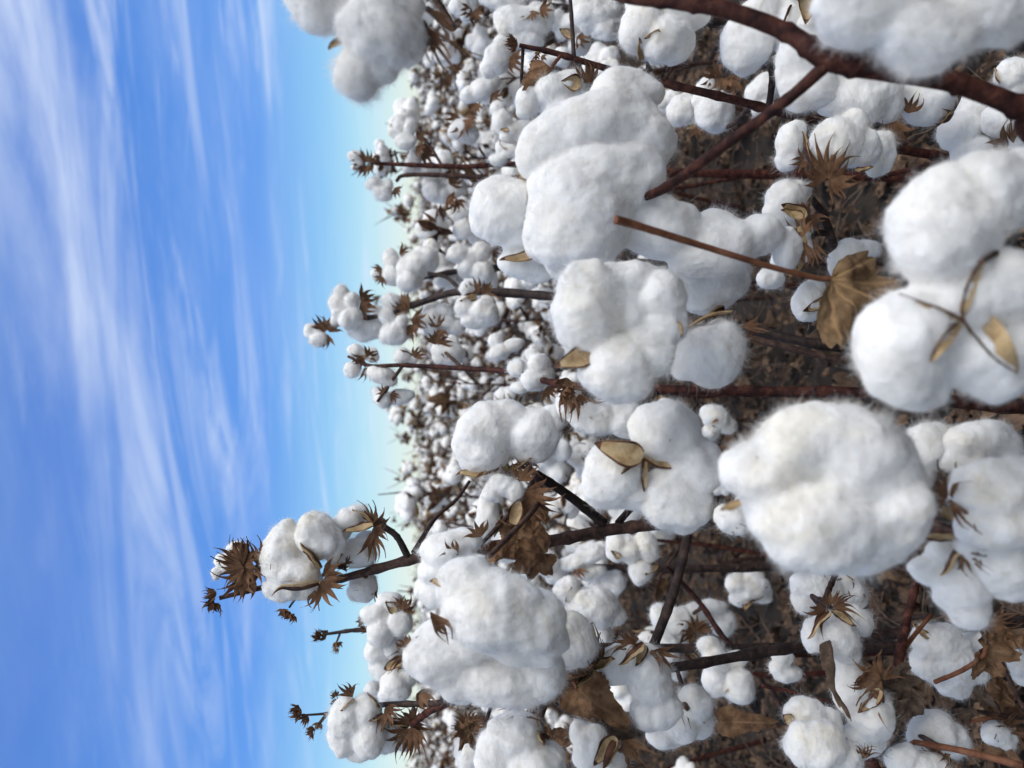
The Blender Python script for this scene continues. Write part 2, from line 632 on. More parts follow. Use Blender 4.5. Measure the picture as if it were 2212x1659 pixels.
def lint_mb(lobes, vox, nfib, flen, fwid, seed, amp=1.0, smooth=4):
    """lobes: (centre, 3x3 matrix whose columns are the half axes)"""
    v0, f0 = ICO[3]
    Vs, Fs, n = [], [], 0
    size = 0.0
    for k, (c, A) in enumerate(lobes):
        A = np.array(A)
        sc = np.cbrt(abs(np.linalg.det(A)))
        size += sc
        u = v0 * (1 + 0.24 * fbm(v0 * 1.0, 2, seed + k * 5))[:, None]
        Vs.append(u @ A.T + np.array(c)[None])
        Fs.append(f0 + n)
        n += len(v0)
    size /= len(lobes)
    V, Q = remesh(np.concatenate(Vs), np.concatenate(Fs), vox, smooth)
    Nn = vnormals(V, Q)
    if np.sum(np.einsum('ij,ij->i', Nn, V - V.mean(0))) < 0:
        Nn = -Nn
    s = size
    disp = s * (0.19 * fbm(V / (s * 1.15), 2, seed) + 0.020 * fbm(V / (s * 0.40), 2, seed + 9))
    rid = 1 - np.abs(fbm(V / (s * 0.42), 2, seed + 20)) * 2.5
    disp += s * 0.012 * np.clip(rid, -1, 1)
    q, _ = np.linalg.qr(np.random.default_rng(seed).normal(size=(3, 3)))
    U = V + s * 0.25 * np.stack([pn(V / (s * 0.6), seed + 3), pn(V / (s * 0.6), seed + 4), pn(V / (s * 0.6), seed + 5)], 1)
    U = (U @ q) * np.array([0.28, 1.0, 0.8])
    disp += s * (0.026 + 0.026 * min(1, max(0, (0.024 - s) / 0.012))) * fbm(U / (s * 0.20), 3, seed + 40)
    V = V + Nn * (disp * amp)[:, None]
    Nn = vnormals(V, Q)
    if np.sum(np.einsum('ij,ij->i', Nn, V - V.mean(0))) < 0:
        Nn = -Nn
    mb = MB()
    mb.add(V, Q, 0)
    if nfib:
        fibres(mb, V, Nn, nfib, flen, fwid, seed)
    return mb


def valve(mb, B, T, Nf, wid, curl=0.25, cup=0.5, hook=0.25, nt=15, ns=11, thick=0.0006, seed=0):
    """one dry hull segment from base B to tip T, concave tan face towards Nf, brown outside and margin"""
    B, T = Vector(B), Vector(T)
    ax = T - B
    Ln = ax.length
    ax.normalize()
    Nf = (Vector(Nf) - ax * Vector(Nf).dot(ax))
    Nf = Nf.normalized() if Nf.length > 1e-6 else frame(ax)[0]
    sd_ = ax.cross(Nf)
    inn, out = [], []
    for i in range(nt):
        t = i / (nt - 1)
        hw = wid * 0.5 * 1.75 * (0.03 + t) ** 0.5 * max(0.0, 1 - t) ** 0.95 + 0.0003
        hw *= 1 + 0.10 * math.sin(seed * 2.3 + t * 7)
        bend = -curl * Ln * math.sin(math.pi * t) * 0.5 - hook * Ln * max(0, t - 0.72) ** 2 * 5
        c = B + ax * (Ln * t) + Nf * bend
        for j in range(ns):
            s = -1 + 2 * j / (ns - 1)
            wob = 0.05 * wid * (math.sin(seed * 3.1 + t * 9 + s * 4) + 0.6 * math.sin(seed + t * 23 - s * 9))
            p = c + sd_ * (hw * s) + Nf * (cup * hw * s * s + wob * abs(s) * (1 - t))
            inn.append(p[:])
            out.append((p - Nf * thick)[:])
    f, mt = [], []
    for i in range(nt - 1):
        for j in range(ns - 1):
            a = i * ns + j
            f.append((a, a + 1, a + ns + 1, a + ns))
            mt.append(0 if (0 < j < ns - 2 and i < nt - 3) else 1)
    mb.add(inn, f, mt)
    f2 = [(q[3], q[2], q[1], q[0]) for q in f]
    mb.add(out, f2, [0 if mm and j_ in (0, ns - 2) else 1 for mm, j_ in zip(mt, list(range(ns - 1)) * (nt - 1))])
    V = np.array(inn + out)
    n = len(inn)
    rim = []
    for i in range(nt - 1):
        for j in (0, ns - 1):
            a, b = i * ns + j, (i + 1) * ns + j
            rim.append((a, b, b + n, a + n))
    mb.add(V, rim, 0)


def hull_ring(mb, c, ax, size, n, opening, seed, wid=0.62):
    r = random.Random(seed)
    a, b, ax = frame(ax)
    th0 = r.random() * 6
    for k in range(n):
        th = th0 + 2 * math.pi * k / n + r.uniform(-0.15, 0.15)
        rad = a * math.cos(th) + b * math.sin(th)
        op = opening + r.uniform(-0.25, 0.25)
        d = ax * math.cos(op) + rad * math.sin(op)
        nin = ax * math.sin(op) - rad * math.cos(op)
        L = size * r.uniform(0.85, 1.1)
        valve(mb, Vector(c) + rad * size * 0.06, Vector(c) + d * L, nin, L * wid, seed=seed + k)


def bract(mb, B, ax, Nf, size, teeth=9, curl=0.35, spread=1.15, web=0.46, seed=0, mat=0):
    """a dry toothed bract: a fan with long pointed teeth, cupped towards Nf"""
    r = random.Random(seed)
    ax = Vector(ax).normalized()
    Nf = Vector(Nf) - ax * Vector(Nf).dot(ax)
    Nf = Nf.normalized() if Nf.length > 1e-6 else frame(ax)[0]
    sd_ = ax.cross(Nf)
    B = Vector(B)
    step = 2 * spread / teeth
    rings = (0.03, 0.16, 0.30, web - 0.03, web, web + 0.10, web + 0.22, web + 0.34, 0.91, 1.0)
    cr = r.uniform(0.7, 1.3)
    for k in range(teeth):
        tc = -spread + step * (k + 0.5)
        ln = (1 - 0.28 * (tc / spread) ** 2) * r.uniform(0.75, 1.25)
        bend = r.uniform(-0.8, 0.8)
        lift = r.uniform(-0.5, 1.1)
        V = []
        for q, rr in enumerate(rings):
            x = max(0.0, (rr - web) / (1 - web))
            w = step * 0.5 * ((1 - x) ** 1.7 * 0.96 + 0.04 * (1 - x)) if rr > web else step * 0.5
            for e in (-1, 0, 1):
                th = tc + e * w + bend * x * x * 0.5
                L = size * (rr if rr <= web else web + (rr - web) * ln)
                fold = 0.05 * size * (1 - abs(e)) * rr
                up = curl * cr * size * (rr ** 2) * (0.5 + 0.8 * (th / spread) ** 2) + lift * size * 0.35 * x * x + fold
                up += 0.06 * size * math.sin(th * 5 + seed) * rr
                V.append((B + ax * (L * math.cos(th)) + sd_ * (L * math.sin(th)) + Nf * up)[:])
        f = []
        for q in range(len(rings) - 1):
            for e in range(2):
                a = q * 3 + e
                f.append((a, a + 1, a + 4, a + 3))
        mb.add(V, f, mat)


def bract_ring(mb, c, ax, size, n, opening, seed, teeth=9):
    r = random.Random(seed)
    a, b, ax = frame(ax)
    th0 = r.random() * 6
    for k in range(n):
        th = th0 + 2 * math.pi * k / n + r.uniform(-0.3, 0.3)
        rad = a * math.cos(th) + b * math.sin(th)
        op = opening + r.uniform(-0.3, 0.3)
        d = ax * math.cos(op) + rad * math.sin(op)
        nin = ax * math.sin(op) - rad * math.cos(op)
        bract(mb, Vector(c) + rad * size * 0.05, d, nin, size * r.uniform(0.8, 1.1), teeth, seed=seed + k)


def leaf_mb(size, lobes=3, fold=0.3, crumple=0.16, curl=0.5, seed=0, mat=0, na=84, nr=14, span=2.5, wy=1.0, sg=None):
    """dead palmate leaf in its own frame: stalk at the origin, tip along +X, face +Z; 'mark' carries the veins"""
    mb = MB()
    g = random.Random(seed)
    va = [(-1 + 2 * k / (lobes - 1)) * span * 0.62 if lobes > 1 else 0 for k in range(lobes)]
    if lobes > 1:
        va += [-span * 0.95, span * 0.95]
    V, A = [], []
    for i in range(nr + 1):
        t = i / nr
        for j in range(na + 1):
            th = -span + 2 * span * j / na
            dl = min(abs(th - x) for x in va[:lobes])
            prof = 0.55 + 0.45 * math.exp(-(dl / 0.33) ** 2) * (1 - 0.18 * abs(th) / span)
            prof *= 1 + 0.035 * math.sin(th * 31 + seed) + 0.03 * math.sin(th * 53)
            prof *= min(1, 0.55 + (span - abs(th)) * 1.2)
            rr = size * t * prof
            V.append((rr * math.cos(th), rr * math.sin(th), 0))
            dv = min(abs(th - x) for x in va) * t
            side = abs((t * 6 + dv * 7) % 1 - 0.5) if dv < 0.5 else 0.4
            A.append(max(0.0, 1 - dv / 0.035) * (1 - 0.4 * t) + 0.35 * max(0, 1 - side / 0.10) * (t > 0.1))
    V = np.array(V)
    V[:, 1] *= wy
    A = np.clip(np.array(A), 0, 1)
    z = crumple * size * fbm(V / (size * 0.42) + seed * 3.3, 3, seed) + fold * np.abs(V[:, 1]) * (sg or (1 if g.random() > .5 else -1))
    z += curl * (V[:, 0] ** 2) / size * 0.6 - 0.02 * size * A
    V[:, 2] = z
    n1 = na + 1
    i = np.arange(nr)[:, None] * n1
    j = np.arange(na)[None, :]
    f = np.stack([i + j, i + n1 + j, i + n1 + j + 1, i + j + 1], -1).reshape(-1, 4)
    mb.add(V, f, mat, A)
    return mb


def basis(o, x, n):
    x = Vector(x).normalized()
    n = Vector(n) - x * Vector(n).dot(x)
    n.normalize()
    y = n.cross(x)
    Mx = Matrix.Identity(4)
    for c, ax in enumerate((x, y, n)):
        for k in range(3):
            Mx[k][c] = ax[k]
    Mx.translation = Vector(o)
    return Mx


# ------------------------------------------------------------------ boll prototypes (base at the origin, opening along +Z)
def proto_boll(seed, wild=0.0):
    r = random.Random(seed)
    R = 0.028
    n = r.choice((4, 4, 5))
    lobes = []
    th0 = r.random() * 6
    for k in range(n):
        th = th0 + 2 * math.pi * k / n + r.uniform(-0.25, 0.25)
        rad = Vector((math.cos(th), math.sin(th), 0))
        op = r.uniform(0.55, 1.05)
        d = (rad * math.sin(op) + Vector((0, 0, 1)) * math.cos(op)).normalized()
        ln = R * r.uniform(0.62, 0.78) * (1 + wild * 0.7 * r.random())
        w = R * r.uniform(0.56, 0.70)
        c = d * (R * 0.66) + Vector((0, 0, R * 0.22))
        if wild and r.random() < 0.5:
            c += Vector((0, 0, -R * 0.4)) + rad * R * 0.3
        a, b, _ = frame(d)
        A = np.stack([np.array(a) * w, np.array(b) * w, np.array(d) * ln], 1)
        lobes.append((c[:], A))
    lobes.append(((0, 0, R * 0.62), np.eye(3) * R * 0.5))
    lm = lint_mb(lobes, 0.0019, 3200, 0.0022, 0.00012, seed, 0.9, 2)
    hb = MB()
    hull_ring(hb, (0, 0, 0), (0, 0, 1), R * 1.55, n, r.uniform(0.95, 1.4), seed)
    bb = MB()
    bract_ring(bb, (0, 0, -0.001), (0, 0, 1), R * 1.5, 3, r.uniform(1.0, 1.5), seed + 3, 5)
    return (lm.mesh('boll', [M['lint'], M['fibre']]), hb.mesh('hull', [M['hull_in'], M['hull_out']]),
            bb.mesh('bract', [M['bract']]))


PB = [proto_boll(100 + k, 0.0 if k < 5 else 0.7) for k in range(8)]
n_boll = [0]


def place_boll(plant, pos, axis, r, variant=None, bracts=True, hull=True, spin=None, label=None):
    """a boll of radius r at pos (base), opening along axis"""
    k = rnd.randrange(len(PB)) if variant is None else variant
    lm, hm, bm_ = PB[k]
    o = link('boll', lm, plant)
    a, b, ax = frame(axis)
    sp = rnd.random() * 6.28 if spin is None else spin
    Mx = basis(Vector(pos) - plant.location, a, ax)
    # X along a, Z along axis
    q = Matrix.Identity(4)
    for c, vv in enumerate((a, ax.cross(a), ax)):
        for kk in range(3):
            q[kk][c] = vv[kk]
    q = q @ Matrix.Rotation(sp, 4, 'Z')
    o.rotation_euler = q.to_euler()
    o.location = Vector(pos) - plant.location
    s = r / 0.040
    o.scale = (s, s, s)
    if hull:
        link('hull', hm, o)
    if bracts:
        link('bract', bm_, o)
    if label:
        o['label'] = label
    return o


# ------------------------------------------------------------------ hand-placed plants of the near row
GROUPNEAR = 'cotton plants of the nearest row'
PLANTS = []


class Plant:
    def __init__(self, label, root, group=GROUPNEAR):
        self.e = bpy.data.objects.new('cotton_plant', None)
        self.e.empty_display_size = 0.1
        C.objects.link(self.e)
        self.e.location = root
        self.e['label'] = label
        self.e['category'] = 'cotton plant'
        self.e['group'] = group
        self.root = Vector(root)
        self.pts = []
        self.seed = len(PLANTS) * 101 + 5
        PLANTS.append(self)

    def part(self, name, mb, mats, at=None, parent=None, label=None):
        at = self.root if at is None else Vector(at)
        me = mb.mesh(name, mats, at)
        if parent is None:
            o = link(name, me, self.e, at - self.root)
        else:
            o = link(name, me, parent, at - (parent.location + self.root))
        if label:
            o['label'] = label
        return o

    def stem(self, pts, mat='stem', to_ground=True, name='stem', knots=0.22, slim=1.0):
        P = [W(u, v, d) for u, v, d, r in pts]
        r = [rr * slim * d / F for u, v, d, rr in pts]
        if to_ground:
            last = P[-1]
            mid = last.lerp(self.root, 0.5) + Vector((0, 0, 0.02))
            P += [mid, self.root + Vector((0, 0, -0.02))]
            r += [r[-1] * 1.1, r[-1] * 1.25]
        mb = MB()
        tube(mb, P, r, 0, 12, 8, 0.035, knots, self.seed)
        self.part(name, mb, [M[mat]])
        Q, _ = catmull(P, r, 8)
        self.pts += Q

    def branch(self, pts, mat='stem', knots=0.15, name='branch'):
        self.stem(pts, mat, False, name, knots)

    def near(self, p):
        best = min(self.pts, key=lambda q: (q - p).length + (0.6 * max(0, q.z - p.z)))
        return best

    def tie(self, p, r=0.0016, mat='stem', sag=0.0):
        """a short fruiting branch from the boll's base to the plant"""
        q = self.near(p)
        if not 0.012 < (q - p).length < 0.15:
            return
        mid = p.lerp(q, 0.5) + Vector((0, 0.03, -0.15 * (p - q).length))
        mb = MB()
        tube(mb, [p, mid, q], [r, r * 1.15, r * 1.4], 0, 7, 6, 0.1, 0.2, self.seed)
        self.part('branch', mb, [M[mat]])

    def lint(self, d, lobes, base=None, hull=(), bracts=(), label=None, fib=None, amp=1.0, vox=None, tie=True, seed=None, smooth=3):
        """a boll drawn lobe by lobe: (u, v, half width, half height, turn, depth offset[, half depth]) in picture units at depth d"""
        s = d / F
        self.seed += 7
        sdn = seed or self.seed
        LL, info = [], []
        for lb in lobes:
            u, v, ru, rv, ang, dz = lb[:6]
            rc = lb[6] if len(lb) > 6 else 0.92 * min(ru, rv)
            c = W(u, v, d + dz * s)
            a = R_(ang)
            e1 = CV(math.cos(a), math.sin(a), 0)
            e2 = CV(-math.sin(a), math.cos(a), 0)
            A = np.stack([np.array(e1) * ru * s, np.array(e2) * rv * s, np.array(FW) * rc * s], 1)
            LL.append((np.array(c), A))
            info.append((u, v, ru, rv, a, dz, rc))

        vox = vox or max(0.0011, 1.05 * 2.16 * s)
        area = sum(l[2] * l[3] for l in lobes) * s * s * 9
        nf = int(min(46000, area / (0.0011 ** 2) * 1.8)) if fib is None else fib
        mb = lint_mb(LL, vox, nf, 0.0027, max(0.00008, 0.20 * 2.16 * s * 0.5), sdn, amp, smooth)
        tree = BVHTree.FromPolygons(mb.v[0].tolist(), mb.f[0].tolist())

        def front(u, v):
            h = tree.ray_cast(CAM, (W(u, v, 1.0) - CAM).normalized())
            return 0.0 if h[0] is None else ((h[0] - CAM).dot(FW) - d) / s
        cen = sum((Vector(c) for c, _ in LL), Vector()) / len(LL)
        if base is None:
            bp = cen + FW * (max(i[6] for i in info) * s * 0.9)
        else:
            bp = W(base[0], base[1], d + (base[2] if len(base) > 2 else 0) * s)
        o = self.part('boll', mb, [M['lint'], M['fibre']], bp, label=label)
        if not hull and not bracts and tie and base is not None:
            mr = sum(min(l[2], l[3]) for l in lobes) / len(lobes) * s * (1 + 0.12 * len(lobes))
            hb = MB()
            hull_ring(hb, bp, (cen - bp).normalized(), mr * 1.45, 4, 1.15, sdn, 0.5)
            self.part('hull', hb, [M['hull_in'], M['hull_out']], bp, o)
            hb = MB()
            bract_ring(hb, bp, (cen - bp).normalized(), mr * 1.35, 3, 1.3, sdn + 5, 7)
            self.part('bract', hb, [M['bract']], bp, o)
        if hull:
            for k, h in enumerate(hull):
                hb = MB()
                if h[0] == 'v':       # ('v', u0,v0,u1,v1,width,(normal),dz0,dz1)
                    _, u0, v0, u1, v1, wd, nn = h[:7]
                    z0 = h[7] if len(h) > 7 and h[7] is not None else front(u0, v0) - 3
                    z1 = h[8] if len(h) > 8 and h[8] is not None else front(u1, v1) - 5
                    kw = h[9] if len(h) > 9 else {}
                    valve(hb, W(u0, v0, d + z0 * s), W(u1, v1, d + z1 * s), CV(*nn), wd * s, seed=sdn + k, **kw)
                elif h[0] == 'r':     # ('r', u,v,dz,(axis),size,n,opening)
                    _, u, v, dz, ax, sz, n, op = h
                    hull_ring(hb, W(u, v, d + (front(u, v) if dz is None else dz) * s), CV(*ax), sz * s, n, op, sdn + k)
                elif h[0] == 's':     # ('s', [(u,v)...], sheet width, (sheet dir)) a brown rib with its tan skin
                    _, pp, wd, sdv = h
                    Q = [W(u, v, d + (front(u, v) - 4 - (4 if 0 < i < len(pp) - 1 else 0)) * s) for i, (u, v) in enumerate(pp)]
                    rr = [2.6 * s * (1.2 - 0.6 * i / (len(pp) - 1)) for i in range(len(pp))]
                    tube(hb, Q, rr, 1, 7, 6, 0.25, 0.25, sdn + k)
                    if wd:
                        QQ, _r = catmull(Q, rr, 6)
                        V, ff = [], []
                        for i, q in enumerate(QQ):
                            t = i / (len(QQ) - 1)
                            w_ = wd * s * math.sin(math.pi * min(1, 0.12 + 0.86 * t ** 0.9)) ** 0.7
                            sv = CV(*sdv)
                            for e in range(4):
                                V.append((q + sv * (w_ * e / 3) + FW * (w_ * 0.25 * math.sin(e * 0.9 + t * 3) + 0.0006))[:])
                        for i in range(len(QQ) - 1):
                            for e in range(3):
                                a_ = i * 4 + e
                                ff.append((a_, a_ + 1, a_ + 5, a_ + 4))
                        hb.add(V, ff, 0)
                self.part({'v': 'hull_segment', 's': 'hull_rib', 'r': 'hull'}[h[0]], hb, [M['hull_in'], M['hull_out']], bp, o)
        if bracts:
            for k, h in enumerate(bracts):
                bb = MB()
                if h[0] == 'b':       # ('b', u,v,dz, (axis), (normal), size, teeth, kw)
                    _, u, v, dz, ax, nn, sz, te = h[:8]
                    kw = h[8] if len(h) > 8 else {}
                    bract(bb, W(u, v, d + (front(u, v) - 4 if dz is None else dz) * s), CV(*ax), CV(*nn), sz * s, max(4, round(te * .78)), seed=sdn + k, **kw)
                else:                 # ('r', u,v,dz,(axis),size,n,opening,teeth)
                    _, u, v, dz, ax, sz, n, op, te = h
                    bract_ring(bb, W(u, v, d + (front(u, v) if dz is None else dz) * s), CV(*ax), sz * s, n, op, sdn + k, te)
                self.part('bract', bb, [M['bract']], bp, o)
        if tie:
            self.tie(bp)
        return o

    def boll(self, u, v, d, r, axis, variant=None, bracts=True, hull=True, tie=True, label=None, spin=None):
        """a ready boll whose middle shows at (u, v), radius r in picture units, opening along axis"""
        s = d / F
        ax = CV(*axis).normalized()
        pos = W(u, v, d) - ax * (r * s * 0.75)
        o = place_boll(self.e, pos, ax, r * s * 1.2, variant, bracts, hull, spin, label)
        if tie:
            self.tie(pos, 0.0014)
        return o

    def leaf(self, u, v, d, ax, nn, size, mat='leaf', petiole=None, lobes=3, label=None, pm='petiole', **kw):
        s = d / F
        self.seed += 3
        mb = leaf_mb(size * s, lobes, seed=kw.pop('seed', self.seed), **kw)
        o_ = W(u, v, d)
        mm = MB()
        mm.merge(mb, basis(o_, CV(*ax), CV(*nn)))
        if petiole:
            P = [o_] + [W(*p[:3]) for p in petiole]
            r = [petiole[0][3] * s * 0.9] + [p[3] * p[2] / F for p in petiole]
            tube(mm, P, r, 1, 8, 8, 0.08, 0.0, self.seed)
        self.part('leaf', mm, [M[mat], M[pm]], o_, label=label)

    def bud(self, u, v, d, size, axis):
        """shrivelled tip bud"""
        s = d / F
        mb = MB()
        for k in range(4):
            r = random.Random(self.seed + k)
            p = W(u + r.uniform(-.4, .4) * size, v + r.uniform(-.5, .5) * size, d + r.uniform(-.3, .3) * size * s)
            bract_ring(mb, p, CV(*axis) + Vector((r.uniform(-.6, .6), r.uniform(-.6, .6), r.uniform(-.6, .6))), size * s * 0.75, 3, 0.6, self.seed + k, 3)
        self.seed += 9
        self.part('bud', mb, [M['bract']], W(u, v, d))


def G(u, v, d, dx=0.0, dy=0.0):
    p = W(u, v, d)
    return (p.x + dx, p.y + dy, 0.0)


# ------------------------------------------------------------------ the near row, plant by plant
def near_row():
    UPW, DN, TO, AW = (-1, 0, 0), (1, 0, 0), (0, 0, -1), (0, 0, 1)      # up, down, to camera, away

    # --- thick red stem crossing the upper right corner, with the long drooping boll
    p = Plant('cotton plant with the thick red forked stem and the long drooping rope of lint', G(2500, 360, 0.42))
    p.stem([(1210, -75, .40, 11), (1330, -14, .37, 16), (1460, 4, .36, 18), (1570, 22, .355, 20), (1700, 70, .35, 21),
            (1788, 128, .345, 27), (1900, 152, .345, 23), (2030, 170, .345, 25), (2110, 195, .345, 24), (2212, 238, .345, 26),
            (2330, 310, .36, 30)], 'stem_red', slim=.90)
    p.branch([(1785, 140, .345, 15), (1700, 215, .36, 12.5), (1560, 318, .39, 11.5), (1425, 412, .43, 10.5), (1330, 440, .49, 7)], 'stem_red')
    p.lint(.275, [(1885, 5, 135, 72, 0, 0), (2000, 80, 110, 72, 0, -6), (2130, 30, 130, 62, 0, 0), (1840, 50, 80, 52, 20, 6),
                 (1990, 128, 62, 34, 15, -8), (2190, 70, 60, 25, -15, 0)], (2010, 140, 60), label='blurred boll overlapping the thick red stem', fib=30000, tie=False)
    p.lint(.46, [(1350, 200, 76, 48, 0, 12), (1285, 285, 145, 92, -18, 0), (1195, 330, 84, 78, 0, 6), (1255, 465, 134, 125, 0, -6), (1300, 385, 140, 90, 0, -6),
                 (1390, 312, 74, 68, 0, 6), (1335, 400, 105, 85, 0, 0), (1190, 500, 60, 80, 10, 5), (1250, 570, 80, 50, 10, 5),
                 (1420, 490, 120, 66, 18, 4), (1545, 535, 108, 66, -8, 6), (1480, 520, 90, 50, 15, 4), (1640, 507, 62, 42, -8, 8), (1545, 490, 60, 34, 0, 12),
                 (1700, 535, 34, 48, 0, 22)], (1725, 520, 40),
           hull=[('v', 1735, 470, 1690, 450, 34, (-.3, -.5, -.6), 30, 26), ('v', 1738, 545, 1720, 480, 30, (-.8, 0, -.4), 20, 26),
                 ('v', 1735, 560, 1700, 600, 30, (-.6, .6, -.3), 30, 26)],
           bracts=[('b', 1733, 520, 14, (.35, 1, .1), (-.7, 0, -.6), 68, 5, {'spread': .7}), ('b', 1733, 510, 24, (.2, -1, .1), (-.7, 0, -.6), 50, 6, {})],
           label='long drooping boll stretched into a rope of lint', amp=1.0, tie=False, smooth=10)
    p.lint(.47, [(1085, 455, 70, 76, 0, 15), (1120, 500, 40, 50, 0, 15), (1128, 572, 55, 36, 12, 26), (1165, 590, 40, 25, 0, 30)], (1170, 520, 50),
           hull=[('v', 1165, 400, 1113, 380, 32, (.2, .9, -.5), 0, -4), ('v', 1165, 548, 1078, 556, 34, (.3, -.5, -.8), -30, -24)],
           label='rounded boll with two curled hull tips')
    p.lint(.50, [(1545, 615, 80, 58, -20, 10), (1505, 590, 50, 40, 0, 5), (1580, 590, 40, 40, 0, 15)], (1560, 655, 20),
           hull=[('v', 1565, 665, 1485, 712, 40, (-.2, -.6, .6), -30, -24)], tie=False)
    p.lint(.43, [(1530, 765, 78, 70, 0, 0), (1490, 780, 45, 45, 0, 4), (1560, 740, 50, 50, 0, 3)], (1585, 700, 30),
           hull=[('v', 1580, 672, 1468, 727, 26, (.3, 1, -.3), -12, -30, {'hook': .5})],
           bracts=[('b', 1600, 705, 0, (1, .05, .2), (0, -.5, -1), 60, 5, {'spread': .5}), ('b', 1600, 715, 6, (.9, .6, .2), (0, -.5, -1), 52, 5, {'spread': .5})], tie=False)

    # --- hanging boll against the sky, top edge
    p = Plant('cotton plant at the photo\'s top edge whose grey three-lobed boll hangs against the sky', G(1250, -420, .48))
    p.stem([(880, -70, .42, 6), (935, -22, .42, 11), (1010, -60, .43, 13), (1180, -150, .45, 15), (1500, -250, .46, 16)])
    p.lint(.34, [(690, 8, 78, 66, 15, 10), (824, 70, 96, 80, 10, -8), (772, 165, 50, 54, 0, 12), (822, 150, 44, 36, -25, 10), (860, 10, 58, 45, 0, 10),
                 (640, -25, 40, 40, 0, 15)], (925, 20, 20),
           hull=[('v', 745, 75, 708, 102, 26, (.3, -.6, -.5), 8, -6)],
           bracts=[('b', 905, 52, 0, (.72, .72, -.05), (-.6, .6, -.5), 135, 4, {'spread': .42, 'web': .38, 'curl': .15}),
                   ('b', 915, 40, 8, (.2, .95, .1), (-.6, .3, -.6), 95, 4, {'spread': .5, 'web': .45}),
                   ('b', 925, 20, 8, (.95, .5, .1), (-.2, .8, -.6), 95, 3, {'spread': .4, 'web': .4})],
           label='grey blurred boll of three lobes hanging against the sky', fib=30000)

    # --- tall straight stem in the middle, with the big two-lobed boll
    p = Plant('tall straight-stemmed cotton plant carrying the big white boll at the centre', G(2320, 885, .62))
    p.stem([(752, 770, .80, 3.5), (800, 790, .79, 5), (870, 789, .78, 5.5), (1000, 796, .76, 6.5), (1100, 803, .73, 7.5), (1200, 828, .68, 9),
            (1300, 838, .64, 11), (1420, 842, .62, 12.5), (1650, 846, .6, 14), (1880, 850, .58, 15), (2212, 880, .60, 17)], 'stem_red', slim=.82)
    p.branch([(870, 790, .78, 4), (838, 835, .79, 3.5), (815, 868, .79, 3)], 'stem', .1)
    p.branch([(1000, 796, .76, 4), (950, 750, .80, 3.5), (930, 730, .81, 3)], 'stem', .1)
    p.branch([(1420, 843, .62, 6), (1370, 900, .60, 5), (1335, 872, .58, 4)], 'stem', .1)
    B = lambda u, v, a, sz=30, te=6: ('b', u, v, None, (math.cos(a), math.sin(a), 0), (.3 * math.cos(a + 2), .3, -1), sz, te, {})
    p.lint(.80, [(767, 757, 19, 15, 0, 0), (785, 765, 12, 12, 0, 4), (760, 798, 18, 20, 0, 0), (803, 768, 15, 16, 0, 6)], (790, 778, 8), tie=False,
           bracts=[B(786, 772, 2.4, 30), B(790, 770, -.6, 30), B(785, 796, .8, 30)], hull=[('v', 790, 770, 770, 776, 14, (0, .5, -.8))])
    p.lint(.79, [(823, 810, 32, 20, 20, 0), (840, 818, 20, 18, 0, 4)], (805, 795, 6), tie=False)
    p.lint(.80, [(828, 862, 22, 20, 0, 0), (815, 848, 13, 12, 0, 2), (865, 858, 32, 18, -10, 6)], (838, 850, 6), tie=False, bracts=[B(835, 850, -2.2, 26), B(842, 852, .3, 26)])
    p.lint(.80, [(869, 770, 18, 19, 0, 0), (890, 778, 14, 12, 0, 4)], (895, 770, 4), tie=False, bracts=[B(892, 766, 2.6, 34), B(894, 772, -.8, 30)])
    p.lint(.80, [(968, 762, 36, 26, 15, 0), (978, 742, 14, 20, 0, 3), (950, 770, 20, 18, 0, 4)], (945, 745, 4), tie=False, bracts=[B(945, 742, 0.2, 40), B(940, 745, -1.6, 36)], label='plump boll hanging tip-down under a dark bract')
    p.lint(.72, [(1116, 795, 21, 20, 0, 0), (1122, 838, 20, 14, 0, 4), (1140, 810, 18, 22, 0, 6)], (1140, 815, 8), tie=False)
    p.lint(.70, [(1164, 786, 24, 24, 0, 0), (1151, 822, 28, 24, 15, 0), (1178, 812, 20, 22, 0, 4), (1150, 765, 18, 16, 0, 6)], (1175, 815, 8), tie=False, bracts=[B(1180, 835, .9, 40)])
    p.lint(.86, [(1080, 760, 24, 18, -20, 0), (1105, 748, 30, 15, -20, 2), (1070, 735, 16, 16, 0, 6)], (1115, 770, 6), tie=False)
    p.lint(.39, [(1272, 665, 80, 102, -12, 0), (1350, 600, 68, 40, -10, 10), (1430, 640, 56, 60, 20, 4), (1425, 705, 58, 52, 0, 10), (1335, 795, 80, 76, 20, -8),
                 (1395, 760, 70, 58, -30, 0), (1440, 690, 45, 40, 0, 6), (1350, 680, 48, 62, 0, 14)], (1320, 760, 70),
           hull=[('v', 1290, 760, 1197, 790, 62, (.1, -.35, -1), -40, -30, {'cup': .3, 'curl': .1}), ('v', 1462, 695, 1470, 730, 26, (-.5, -.3, -.6))],
           label='large white boll of two fat lobes with a tan hull flap')
    p.lint(.52, [(1290, 900, 60, 40, 10, 20), (1240, 880, 50, 30, 30, 30), (1350, 905, 50, 38, 0, 10)], (1260, 850, 40),
           bracts=[('b', 1215, 835, 0, (.6, 1, 0), (-.5, .5, -.7), 78, 7, {'spread': .8}), ('b', 1250, 850, 0, (.3, 1, 0), (.3, .2, -1), 66, 6, {'spread': .9}),
                   ('b', 1225, 815, -8, (-.2, .8, 0), (.3, .2, -1), 50, 6, {})])
    p.bud(1220, 835, .50, 34, (0, .5, -.8))

    # --- plant with clustered bolls standing above the horizon, left of the middle
    p = Plant('cotton plant whose crowded bolls rise above the horizon, dark bud on top', G(2300, 780, .76))
